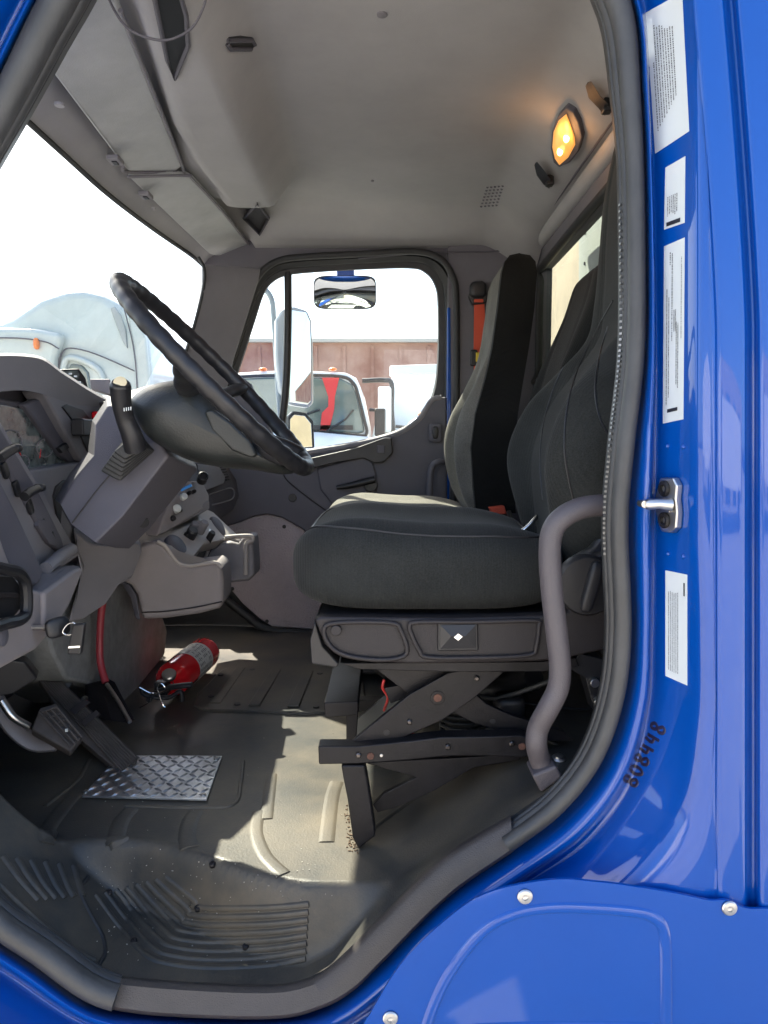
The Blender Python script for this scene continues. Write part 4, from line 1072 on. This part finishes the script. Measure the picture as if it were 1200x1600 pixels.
# column support (knee bolster in dark grey)
plate('column_support', pp([(112,824,1.72),(145,850,1.70),(200,856,1.72),(215,845,1.85),(222,860,1.9),(205,905,1.85),(185,915,1.8),(165,945,1.75),(130,968,1.7),(105,975,1.66),(118,930,1.66),(130,890,1.66),(118,850,1.68)]), (-.04, .12, 0), trimg, db, bev=.010, bseg=3)
# centre console: sloping top, two cup holder lobes
conm = mat('sunlit_console_grey', (.36, .33, .31), .55, bump=.2, bscale=700, var=.1)  # paler grey puts the sunlit look of top and rims into colour
con = plate('console_top', pp([(150,850,1.95),(215,822,2.0),(320,794,2.35),(334,800,2.38),(350,826,2.36),(375,838,2.32),(394,838,2.32),(392,846,2.30),(352,842,2.28),(318,850,2.1),(300,872,2.0),(345,878,1.98),(300,886,1.96),(278,878,1.96),(262,858,1.96),(246,846,1.96),(225,846,1.97),(205,868,1.97)]), (-.02, .02, -.03), conm, db, bev=.004)
lobe1 = plate('cup_holder', pp([(205,868),(220,850),(240,846),(255,852),(268,868),(280,880),(300,884),(335,880),(345,884),(349,905),(349,945),(342,952),(310,960),(260,967),(222,969),(214,930),(204,915),(188,908)], 1.95), (-.01, .16, 0), triml, db, bev=.014, bseg=4, label='nearer rounded cup holder of the centre console')
tube('holder_seam', pp([(222,957),(262,955),(310,948),(347,940)], 1.946), .0018, black, lobe1, n=6, sm=4)
tube('holder_rim', pp([(246,846),(258,853),(268,867),(280,880),(300,884),(335,879),(347,887)], 1.955), .0055, conm, lobe1, sm=5)
plate('holder_flank', pp([(186,907,1.97),(203,914,1.955),(213,930,1.955),(220,969,1.95),(212,968,1.95),(205,935,1.96)]), (-.02, .05, 0), trimd, lobe1, bev=.004)
lobe2 = plate('cup_holder', pp([(312,905),(318,880),(330,860),(345,848),(362,846),(372,850),(380,838),(394,838),(397,880),(397,900),(388,908),(345,913)], 2.25), (0, .12, 0), trimg, db, bev=.012, bseg=4, label='farther cup holder of the centre console')
tube('holder_rim', pp([(318,878),(332,850),(355,842),(374,846)], 2.245), .005, conm, lobe2, sm=5)
tube('holder_loop', pp([(352,840),(372,838),(392,838),(394,845),(385,850),(384,875),(384,898)], 2.24), .007, conm, lobe2, sm=5)
# hollow shown by a dark well
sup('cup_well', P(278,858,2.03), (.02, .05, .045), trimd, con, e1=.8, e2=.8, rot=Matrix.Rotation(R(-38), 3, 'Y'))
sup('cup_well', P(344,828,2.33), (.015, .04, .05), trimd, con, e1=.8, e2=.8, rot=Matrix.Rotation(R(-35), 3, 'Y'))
# socket plate with power plugs
spn = plate('socket_panel', pp([(268,828,2.10),(310,806,2.28),(324,822,2.26),(336,834,2.2),(300,862,2.08)]), (-.01, .01, .006), metal, con, bev=.002)
for (x, y, r) in ((292,838,.011),(300,832,.016),(304,822,.013),(318,820,.013),(330,836,.010)):
    c = P(x, y, 2.1 if x < 302 else 2.15); g = G(); g.add(*g_lathe(c, Vector((.5, -.4, .75)), [(-.03, r), (.008, r), (.012, r*.8), (.012, 0)], 16)); g.build('power_plug', black if x not in (304, 318) else trimg, con)
# heater panel and radio face
plate('control_panel', pp([(246,838,1.98),(262,790,2.05),(300,752,2.25),(316,752,2.3),(328,775,2.32),(326,792,2.3),(260,832,2.02)]), (-.05, .02, 0), triml, db, bev=.006)
for (x, y, r, m) in ((276,795,.012,white),(287,776,.010,white),(270,810,.008,black),(296,770,.006,black),(303,768,.006,black),(281,798,.006,black)):
    Yc = 2.03+.0045*(x-262); g = G(); g.add(*g_lathe(P(x, y, Yc), (.6, -.7, .3), [(-.01, r), (.006, r), (.009, r*.7), (.009, 0)], 18)); g.build('heater_knob', m, db)
box('blue_display', P(291,762,2.15), (.035, .01, .008), bluelt, db, rot=Matrix.Rotation(R(-25), 3, 'Y'), bev=.001)
g = G(); g.add(*g_lathe(P(317,746,2.26), (.4, -.8, .5), [(-.02, .016), (.01, .016), (.012, .013), (.004, .011), (.004, 0)], 20)); g.build('lighter_socket', black, db)
plate('panel_shelf', pp([(190,850,1.99),(232,832,2.0),(328,782,2.30),(328,796,2.30),(232,846,2.0),(200,866,1.98)]), (-.06, .02, 0), trimg, db, bev=.005)
# passenger end of the dash
plate('dash_end', pp([(230,640,2.0),(300,690,2.5),(330,705,2.75),(356,725,2.8),(372,750,2.8),(376,775,2.8),(366,798,2.78),(340,815,2.7),(318,800,2.5),(290,740,2.3),(240,700,2.0)]), (-.18, .05, 0), trimd, db, bev=.012, bseg=3)
tube('end_panel_line', pp([(322,775,2.58),(348,765,2.70),(362,763,2.74),(366,770,2.75),(362,780,2.74),(340,787,2.66),(325,790,2.58)]), .003, trimg, db, sm=5, n=6)
plate('end_fascia', pp([(308,725,2.48),(342,728,2.66),(352,745,2.70),(350,756,2.68),(318,768,2.5)]), (-.01, .01, 0), trimg, db, bev=.003)
g = G()
for k in range(6): g.add(*g_tube([P(343+k*2, 730+k*4, 2.70), P(351+k*1.4, 729+k*4, 2.72)], .003, 6))
g.build('end_vent', black, db)
# dash top pad seen beyond the hood
plate('dash_top', pp([(172,627,1.9),(235,612,2.4),(262,618,2.7),(330,700,2.8),(240,660,2.0)]), (-.25, .0, -.02), trimd, db, bev=.006)
# gadget on the windscreen
ph = thing('dash_monitor', 'small black screen device standing on the dash by the windscreen', 'monitor', P(118,600,1.95))
plate('device_case', pp([(94,577,1.95),(124,576,1.98),(134,590,2.0),(139,608,2.0),(128,612,1.98),(104,600,1.95)]), (-.03, .02, 0), black, ph, bev=.004)
plate('device_screen', pp([(98,580,1.946),(121,579,1.974),(128,592,1.99),(132,604,1.985),(108,596,1.948)]), (-.002, .002, 0), clus, ph, bev=0)
g = G()
for (x, y) in ((110,584),(118,588),(116,594),(124,597)): g.add(*g_box(P(x, y, 1.955), (.008, .002, .004)))
g.build('screen_icons', white, ph, bev=0)
bl = thing('cowl_block', 'pale grey flat box standing on the dash near the windscreen', 'box', P(155,610,2.05))
plate('block_body', pp([(140,592),(172,592),(174,618),(142,608)], 2.05), (-.02, .06, 0), triml, bl, bev=.004)

# ---- firewall and footwell
fw = G()
fw.add(*g_plate([Vector((-1.08, 1.1, .85)), Vector((-1.08, 2.95, .85)), Vector((-1.08, 2.95, 1.65)), Vector((-1.08, 1.1, 1.65))], Vector((-.03, 0, 0))))
fw.build('firewall', blackr, cab, bev=0)
car = [PX(195,1103,-.745), PX(258,1024,-.745), PX(262,985,-.745), PX(252,955,-.745), PX(238,880,-.745), PX(120,880,-.745), PX(70,960,-.745), PX(84,1020,-.745), PX(105,1062,-.745), PX(135,1068,-.745)]
plate('footwell_carpet', car, (-.25, 0, 0), carpet, cab, bev=.01, label='grey carpeted side of the footwell tunnel')

# ---- pedals
ac = thing('accelerator_pedal', 'long ribbed black treadle accelerator pedal resting toward the floor plate', 'pedal', P(190,1205,1.6))
qa = pp([(60,1062,1.72),(98,1064,1.74),(216,1182,1.62),(212,1196,1.60),(188,1208,1.58),(120,1150,1.62)])
pedm = mat('worn_pedal_rubber', (.055, .048, .045), .6, var=.4, vscale=25)
ped = plate('treadle', qa, (-.01, .02, -.02), pedm, ac, bev=.004)
g = G()
for k in range(8):
    t = .06+k*.125
    a_ = P(62+t*34, 1064+t*3, 1.712).lerp(P(122+t*12, 1148-t*22, 1.62), 0); b_ = P(190+t*25, 1206-t*22, 1.572)
    g.add(*g_tube([a_, b_], .0028, 6))
g.build('tread_rib', pedm, ped)
g = G(); g.add(*g_plate(pp([(110,1110,1.655),(135,1092,1.68),(142,1098,1.675),(118,1118,1.65)]), Vector((0, -.006, .004)))); g.add(*g_plate(pp([(128,1128,1.64),(152,1110,1.66),(158,1116,1.655),(134,1136,1.635)]), Vector((0, -.006, .004)))); g.build('pedal_strap', brownp, ped, bev=.001)
br = thing('brake_pedal', 'square grid-pattern brake pedal pad left of the accelerator', 'pedal', P(95,1160,1.5))
qb = pp([(48,1140,1.50),(62,1105,1.52),(88,1098,1.54),(130,1150,1.52),(110,1175,1.48)])
bpd = plate('pedal_pad', qb, (-.01, .02, -.02), pedm, br, bev=.005)
g = G()
for k in range(6):
    t = k/5; g.add(*g_tube([P(66+t*50, 1112+t*48, 1.508-.012*t), P(90+t*38, 1104+t*46, 1.525-.008*t)], .0022, 6))
for k in range(4):
    t = k/3; g.add(*g_tube([P(62+t*26, 1112-t*8, 1.508+.015*t), P(112+t*16, 1168-t*16, 1.478+.03*t)], .0022, 6))
g.build('pad_grid', pedm, bpd)
g = G(); g.add(*g_box(P(104,1141,1.488), (.005, .003, .006))); g.build('pad_mark', white, bpd)
tube('pedal_arm', pp([(-30,1060,1.55),(0,1105,1.55),(25,1140,1.55),(55,1160,1.56),(90,1160,1.57)]), .014, trimg, br, sm=5, flat=2.0)
tube('pedal_spring', pp([(2,1095,1.50),(20,1120,1.50),(45,1135,1.52)]), .008, metal, br, sm=5)
plate('pedal_bracket', pp([(-60,1020,1.45),(40,1035,1.5),(60,1060,1.55),(20,1085,1.5),(-60,1100,1.45)]), (-.02, .05, 0), black, br, bev=.006)
plate('pedal_housing', pp([(40,1030,1.75),(95,1035,1.78),(118,1065,1.78),(105,1085,1.76),(60,1065,1.74)]), (-.05, .05, 0), black, ac, bev=.008)

# ---- tread plate
tpq = [(128,1249),(186,1185),(347,1186),(323,1254)]
tpt = thing('tread_plate', 'silver diamond-pattern metal tread plate screwed to the rubber mat', 'metal plate', hit(floor_bvh, 240, 1220, 0))
cn = [hit(floor_bvh, x, y, .008) for x, y in tpq]
plate('plate_sheet', cn, (0, 0, -.005), tread, tpt, bev=.001)
g = G(); eu = (cn[1]-cn[0]); ev = (cn[3]-cn[0])
for i in range(9):
    for j in range(13):
        u = (i+.5)/9; w_ = (j+.5)/13
        p = (cn[0].lerp(cn[3], w_)).lerp(cn[1].lerp(cn[2], w_), u)
        an = R(45 if (i+j) % 2 else -45)+R(12)
        dd = Vector((math.cos(an), math.sin(an), 0)); ss = Vector((-dd.y, dd.x, 0)); l, w2, h = .0135, .0038, .003
        g.add([p-dd*l, p-ss*w2, p+dd*l, p+ss*w2, p+Vector((0, 0, h))-dd*l*.4, p+Vector((0, 0, h))+dd*l*.4], [(0, 1, 4), (1, 5, 4), (1, 2, 5), (2, 3, 5), (3, 4, 5), (3, 0, 4)])
g.build('diamond_pattern', tread, tpt, smooth=0)
for (x, y) in ((135,1243),(191,1190),(338,1191),(318,1248)):
    c = hit(floor_bvh, x, y, .009); g = G(); g.add(*g_lathe(c, (0, 0, 1), [(-.002, .006), (.001, .006), (.0025, .004), (.0026, 0)], 14)); g.build('screw', metal, tpt)

# ---- red cable pole with black bracket
gb = thing('floor_bracket', 'black steel floor bracket with a red-sleeved rod rising to the dash', 'bracket', P(170,1120,1.9))
plate('bracket_plate', pp([(136,1072,1.79),(172,1062,1.80),(180,1066,1.80),(211,1125,1.70),(200,1130,1.68),(172,1126,1.69),(134,1120,1.72)]), (-.01, .012, 0), frame, gb, bev=.002)
tube('bright_edge', pp([(167,1069,1.765),(185,1096,1.72),(203,1128,1.665)]), .005, metal, gb, sm=4)
tube('red_rod', pp([(162,935,1.80),(158,960,1.80),(156,1000,1.80),(157,1035,1.79),(165,1066,1.77)]), .009, redc, gb, sm=5)
g = G(); g.add(*g_disc(P(130,1096,1.73), (.2, -1, 0), .008, .02, 12)); g.build('wing_screw', metal, gb)

# ---- keys
ky = thing('ignition_keys', 'key with black grip and a black fob hanging from the dash lock', 'keys', PX(95,980,-.6))
kc0 = PX(90,980,-.585)
sup('key_grip', kc0, (.022, .008, .018), black, ky, e1=.6, e2=.7, rot=Matrix.Rotation(R(-10), 3, 'Y') @ Matrix.Rotation(R(50), 3, 'Z'))
tube('key_blade', [kc0+Vector((-.05, .0, 0)), kc0], .004, metal, ky)
tube('key_ring', cr([P(98,988,kc0.y-.01), P(104,977,kc0.y-.01), P(113,973,kc0.y-.01), P(122,978,kc0.y-.01), P(121,985,kc0.y-.01), P(108,992,kc0.y-.01)], 5, True), .0016, chrome, ky, closed=True, n=8)
plate('key_fob', pp([(113,976),(132,974),(126,1023),(104,1023)], kc0.y-.02), (0, .012, 0), black, ky, bev=.003)
plate('fob_stripe', pp([(107,1010),(125,1009),(124.5,1012),(106.5,1013)], kc0.y-.0215), (0, .004, 0), chrome, ky, bev=0)

# ---- fire extinguisher lying on the mat
fe = thing('fire_extinguisher', 'red fire extinguisher lying on its side on the floor mat', 'fire extinguisher', P(300,1045,2.35))
Ye = 2.18
A = PZ(268,1078,FZ+.062); B = PZ(324,1020,FZ+.062)
ax_e = (B-A).normalized()
L_ = .355; A = B-ax_e*L_*.985+Vector((0, 0, 0))
A = PZ(264,1066,FZ+.066); B = PZ(322,1018,FZ+.066); ax_e = (B-A).normalized(); L_ = (B-A).length
RE = .050
g = G(); g.add(*g_lathe(A, ax_e, [(-.03, .018), (-.02, .02), (-.012, .028), (0, .038), (.018, RE*.96), (.035, RE), (L_-.03, RE), (L_-.012, RE*.97), (L_-.002, RE*.88), (L_, RE*.7), (L_, 0)], 40)); cyl = g.build('cylinder', red, fe, smooth=50)
g = G(); g.add(*g_lathe(A, ax_e, [(L_*.36, RE+.0008), (L_*.74, RE+.0008)], 40)); g.build('label_band', silver, cyl)
g = G(); sdir = ax_e.cross((CAM-A).normalized()).normalized()
for i in range(9):
    for j in range(8):
        if random.random() < .2: continue
        an = R(-60+120*j/7); c = A+ax_e*(L_*(.40+.035*i))
        upv = ((CAM-A)-(ax_e*(CAM-A).dot(ax_e))).normalized(); s2 = ax_e.cross(upv)
        nrm2 = upv*math.cos(an)+s2*math.sin(an)
        g.add(*g_box(c+nrm2*(RE+.001), (random.uniform(.006, .011), .0005, .0025), Matrix((s2*math.cos(an)-upv*math.sin(an), nrm2, ax_e)).transposed()))
g.build('label_print', inkb, cyl, smooth=0)
g = G(); g.add(*g_lathe(A, ax_e, [(-.05, .014), (-.02, .016), (-.02, .022), (-.008, .022)], 20)); g.build('valve_neck', black, fe)
nk = A-ax_e*.05
box('valve_head', nk, (.035, .03, .04), black, fe, bev=.005)
tube('lever_handle', pp([(300,1070,nk.y-.06),(280,1072,nk.y-.06),(262,1075,nk.y-.05),(240,1085,nk.y-.05),(232,1094,nk.y-.05)]), .0075, black, fe, sm=4, flat=1.6)
tube('lever_handle', pp([(285,1095,nk.y-.05),(282,1080,nk.y-.05),(262,1090,nk.y-.05),(228,1086,nk.y-.05),(222,1076,nk.y-.04)]), .006, black, fe, sm=4, flat=1.5)
g = G(); gc = P(264,1053,nk.y-.05); g.add(*g_lathe(gc, (.1, -.6, 1), [(-.012, .017), (.0, .019), (.003, .017), (.003, 0)], 22)); g.build('pressure_gauge', metal, fe)
tube('pull_pin', pp([(218,1074),(236,1083),(250,1082),(258,1076),(252,1068),(246,1075),(254,1100),(258,1105)], nk.y-.07), .0016, chrome, fe, sm=5, n=6)
tube('pull_pin', pp([(218,1106),(232,1098),(236,1090)], nk.y-.07), .0014, chrome, fe, sm=4, n=6)

# ================================================================== OWN MIRRORS outside the passenger window
mm = thing('side_mirror', 'tall exterior truck mirror with a smaller convex mirror below it', 'mirror', P(460,690,3.35))
YM = 3.38
h1 = [(430,500),(440,482),(460,478),(480,484),(487,500),(490,560),(490,628),(484,637),(452,632),(436,610),(430,560)]
plate('mirror_housing', pp(h1, YM+.012), (-.02, .09, 0), mat('mirror_shell', (.55, .57, .57), .35, coat=.4), mm, bev=.015, bseg=3)
plate('mirror_glass', pp([(452,484,YM-.14),(478,488,YM-.03),(484,502,YM-.004),(486,560,YM+.004),(486,626,YM+.004),(480,632,YM-.02),(452,628,YM-.14)]), (0, .008, 0), mirrorm, mm, bev=.002)
plate('convex_housing', pp([(450,650),(458,642),(478,645),(490,658),(492,700),(450,702)], YM+.01), (-.02, .07, 0), black, mm, bev=.008)
plate('convex_glass', pp([(453,655,YM-.09),(460,648,YM-.07),(476,650,YM-.02),(486,662,YM),(488,698,YM+.004),(453,700,YM-.09)]), (0, .008, 0), mirrorm, mm, bev=.002)
tube('mirror_arm', pp([(400,445),(415,453),(425,470),(428,500),(432,560),(440,690)], YM+.10), .013, mat('mirror_arm_steel', (.3, .34, .36), .4), mm, sm=5)
lm = thing('look_down_mirror', 'small rounded mirror on a blue bracket above the passenger window', 'mirror', P(540,455,3.2))
YL = 3.20
sup('mirror_housing', P(539,457,YL+.02), (.134, .02, .070), black, lm, e1=.35, e2=.35)
g = G(); c = P(539,457,YL-.004); rws = []
for k in range(8):
    s = 1-k/7.2
    rws.append([c+Vector((.130*s*spow(math.cos(a), .45), -.012*(1-s*s), .066*s*spow(math.sin(a), .45))) for a in [j*2*math.pi/48 for j in range(48)]])
g.add(*g_grid(rws, cu=True)); g.build('mirror_glass', mirrorm, lm, smooth=70)
box('mirror_bracket', P(540,428,YL+.02), (.075, .03, .10), blue, lm, bev=.006)

# ================================================================== OUTSIDE
gr = box('ground', (0, 30, -.05), (300, 300, .1), conc, None, bev=0); tag(gr, None, None, None, 'structure')
# low brown building across the yard
bd = thing('warehouse', 'long low brown metal-sided warehouse across the yard', 'building', (0, 27, 0))
box('wall', (0, 30, 2.75), (70, 6, 5.5), rust, bd, bev=0)
box('roof_edge', (0, 26.9, 5.52), (70.4, .4, .12), mat('roof_flashing', (.45, .43, .40), .6), bd, bev=0)
g = G()
for k in range(60): g.add(*g_box((-30+k*1.02, 26.97, 2.7), (.12, .06, 5.3)))
g.build('siding_ribs', rust, bd, smooth=0)
# white truck seen head-on through the passenger window
wt = thing('white_truck', 'white truck parked facing the camera beyond the passenger window', 'truck', P(480,700,8.0)*1.0)
YT = 8.0
shell = [(322,600),(350,584),(400,580),(460,578),(540,582),(556,590),(563,604),(574,660),(577,700),(600,730),(600,1000),(300,1000),(300,700)]
plate('cab_body', pp(shell, YT), (0, 2.0, 0), paintw, wt, bev=.05, bseg=3)
plate('windscreen', pp([(318,618),(340,596),(380,590),(460,588),(530,590),(550,600),(557,615),(567,655),(570,675),(560,678),(500,673),(340,672),(312,668)], YT-.03), (0, .05, 0), tglass, wt, bev=.03)
plate('hood', pp([(310,676,YT-.04),(500,675,YT-.04),(575,682,YT-.04),(585,700,YT-.9),(590,800,YT-1.0),(300,800,YT-1.0),(300,690,YT-.9)]), (0, .03, 0), paintw, wt, bev=.02)
for x in (411, 465, 520):
    sup('marker_light', P(x, 577, YT+.05), (.045, .045, .02), amber, wt, e1=1, e2=1, nu=14, nv=8)
plate('red_reflection', pp([(503,590),(530,590),(523,620),(522,640),(514,672),(500,672),(503,645),(513,635),(513,620)], YT-.045), (0, .01, 0), redrefl, wt, bev=0)  # red reflection on the windscreen, put in as a coloured plate
ring = cr(pp([(316,620),(338,595),(380,588),(460,586),(532,588),(552,599),(559,615),(569,655),(573,677),(560,681),(500,676),(340,675),(310,670)], YT-.04), 4, True)
tube('window_rubber', ring, .018, black, wt, closed=True, n=8)
box('dash_inside', P(450,668,YT-.035), (1.4, .02, .05), black, wt, bev=0)
tube('mirror_arm', pp([(577,640),(592,642),(594,668)], YT), .02, black, wt, n=8)
box('side_mirror', P(594,660,YT), (.12, .08, .30), black, wt, bev=.02)
tube('wiper', pp([(510,674),(540,655),(552,640)], YT-.07), .010, black, wt)
tube('wiper', pp([(420,672),(470,650),(500,640)], YT-.07), .012, black, wt)
# box truck at the right
bt = thing('box_truck', 'white box truck beyond the right edge of the passenger window', 'truck', P(640,800,10.0))
plate('cargo_box', pp([(613,574),(760,570),(760,900),(613,900)], 10.0), (0, 5, 0), paintw, bt, bev=.03)
plate('box_cap', pp([(609,571),(760,566),(760,582),(609,586)], 9.95), (0, .3, 0), mat('box_cap_grey', (.5, .53, .55), .5), bt, bev=.02)
plate('cab_body', pp([(590,640),(600,612),(613,606),(613,900),(578,900),(580,690)], 9.4), (0, 1.8, 0), paintw, bt, bev=.03)
plate('cab_window', pp([(600,628),(611,622),(611,675),(600,680)], 9.37), (0, .04, 0), tglass, bt, bev=.01)
tube('mirror_bar', pp([(566,595),(600,594),(612,600),(612,640),(616,690)], 9.1), .03, black, bt, sm=4, n=8)
box('mirror', P(601,640,9.0), (.16, .1, .55), paintw, bt, bev=.03)
# small van
vn = thing('white_van', 'small white vehicle low behind the window edge, between sill and box truck', 'van', P(665,700,7.0))
plate('van_body', pp([(630,690),(636,664),(648,652),(700,648),(760,650),(760,900),(628,900)], 7.0), (0, 3, 0), paintw, vn, bev=.04)
plate('van_window', pp([(640,675),(645,662),(655,656),(700,654),(720,656),(720,690),(640,690)], 6.97), (0, .05, 0), tglass, vn, bev=.02)
sup('roof_lamp', P(661,648,7.1), (.05, .05, .03), amber, vn, e1=1, e2=1, nu=12, nv=6)
tube('mirror_arm', pp([(618,666),(636,668)], 6.8), .015, black, vn)

sleepw = mat('dimmed_white_paint', (.52, .57, .55), .35, coat=.6, var=.08, vscale=2)  # white truck's dim, veiled look put into a darker paint colour
# large sleeper truck in front seen through the windscreen
sl = thing('sleeper_truck', 'large white sleeper truck side-on beyond the windscreen', 'truck', P(110,760,6.5))
YV = 6.6
side = [(-300,700),(-300,520),(-120,505),(0,503),(22,490),(60,465),(100,452),(130,450),(165,458),(190,478),(206,500),(222,520),(230,530),(236,600),(236,1000),(-300,1000)]
plate('cab_side', pp(side, YV), (0, 2.4, 0), sleepw, sl, bev=.10, bseg=4)
plate('side_extender', pp([(196,470),(222,512),(228,530),(237,640),(237,900),(214,900),(212,640),(206,540)], YV-.04), (0, .06, 0), sleepw, sl, bev=.02)
plate('hood_side', pp([(-300,560),(-300,520),(-120,510),(0,511),(50,512),(95,520),(92,536),(84,560),(80,700),(-300,700)], YV-.12), (0, .14, 0), sleepw, sl, bev=.05, bseg=3)
plate('side_window', pp([(105,577),(110,567),(128,570),(138,582),(142,610),(105,610)], YV-.02), (0, .04, 0), tglass, sl, bev=.02)
tube('door_line', pp([(90,610),(92,570),(98,550),(110,544),(140,550),(180,566),(228,588)], YV-.03), .007, trimd, sl, sm=5, n=6)
tube('window_surround', pp([(97,612),(99,575),(106,560),(125,562),(150,575),(160,590),(162,620)], YV-.02), .03, sleepw, sl, sm=5, n=8)
tube('panel_line', pp([(193,478),(208,540),(214,600),(216,680)], YV-.05), .006, trimd, sl, sm=4, n=6)
plate('quarter_window', pp([(172,482),(178,478),(188,492),(196,515),(199,545),(192,535),(182,510)], YV-.02), (0, .04, 0), mat('roof_window', (.35, .38, .38), .2), sl, bev=.01)
tube('hood_gap', pp([(-60,530),(20,528),(70,534),(92,545)], YV-.14), .007, trimd, sl, sm=5, n=6)
box('door_handle', P(176,612,YV-.03), (.12, .04, .035), black, sl, bev=.01)
sup('marker_light', P(57,537,YV-.14), (.022, .03, .05), amber, sl, e1=.7, e2=.7, nu=16, nv=10)
box('side_mirror', P(128,640,YV-.3), (.18, .12, .35), sleepw, sl, bev=.03)
# unseen trailers and depot added behind the camera so the paint has reflections
for (x, y, w, h, lab) in ((-7, -9, 9, 3.9, 'added unseen white trailer behind the photographer on the left'), (6, -13, 12, 4.0, 'added unseen white trailer behind the photographer on the right')):
    t_ = thing('reflection_trailer', lab, 'trailer', (x, y, 0), 'unseen trailers added behind the photographer')
    box('trailer_body', (x, y, .9+(h-.9)/2), (w, 2.5, h-.9), paintw, t_, bev=.03)
    for k in (-1, 1):
        g = G(); g.add(*g_tube([(x+k*w*.36, y+1.28, .5), (x+k*w*.36, y+.9, .5)], .5, 24)); g.build('wheel', blackr, t_)

dp = thing('reflection_depot', 'added unseen depot building, tan with dark doors, behind the photographer', 'building', (0, -20, 0))  # put in for darker contrast in the paint reflections
box('wall', (2, -21, 3.2), (46, 3, 6.4), mat('tan_render', (.42, .36, .28), .8, var=.1), dp, bev=0)
for k in range(9): box('roller_door', (-18+k*5, -19.48, 2.0), (3.2, .06, 4.0), mat('dark_door', (.05, .055, .065), .4), dp, bev=0)
for k in range(9): box('window', (-18+k*5, -19.48, 5.1), (2.6, .05, .9), tglass, dp, bev=0)
# ================================================================== LIGHT
SUN = Vector((-.50, .72, 1.0)).normalized()
w = bpy.data.worlds.new('World'); sc.world = w; w.use_nodes = True; nt = w.node_tree
sky = nt.nodes.new('ShaderNodeTexSky'); sky.sky_type = 'NISHITA'; sky.sun_disc = False
sky.sun_elevation = math.asin(SUN.z); sky.sun_rotation = math.atan2(SUN.x, SUN.y) % (2*math.pi)
sky.air_density = 1.0; sky.dust_density = 3.0; sky.ozone_density = 1.0
bg = nt.nodes['Background']; bg.inputs['Strength'].default_value = .15
nt.links.new(sky.outputs[0], bg.inputs[0])
ld = bpy.data.lights.new('sun', 'SUN'); ld.energy = 5.0; ld.angle = R(.5); ld.color = (1, .91, .77)
lo = bpy.data.objects.new('sun', ld); lo.rotation_euler = (-SUN).to_track_quat('-Z', 'Y').to_euler(); lo.location = (0, 0, 20); COL.objects.link(lo)
sc.view_settings.view_transform = 'Standard'; sc.view_settings.look = 'None'; sc.view_settings.gamma = 1; sc.view_settings.exposure = 1.95

cd = bpy.data.cameras.new('camera'); co = bpy.data.objects.new('camera', cd); COL.objects.link(co)
cd.sensor_fit = 'VERTICAL'; cd.sensor_height = 36; cd.lens = 36*FPX/1600; cd.clip_start = .02; cd.clip_end = 1000
co.location = CAM; co.rotation_euler = (R(90)-PITCH, 0, 0)
sc.camera = co
sc.cycles.use_denoising = True
sc.cycles.max_bounces = 10; sc.cycles.diffuse_bounces = 6; sc.cycles.transparent_max_bounces = 16
sc.cycles.sample_clamp_indirect = 6
sc.cycles.caustics_reflective = False; sc.cycles.caustics_refractive = False
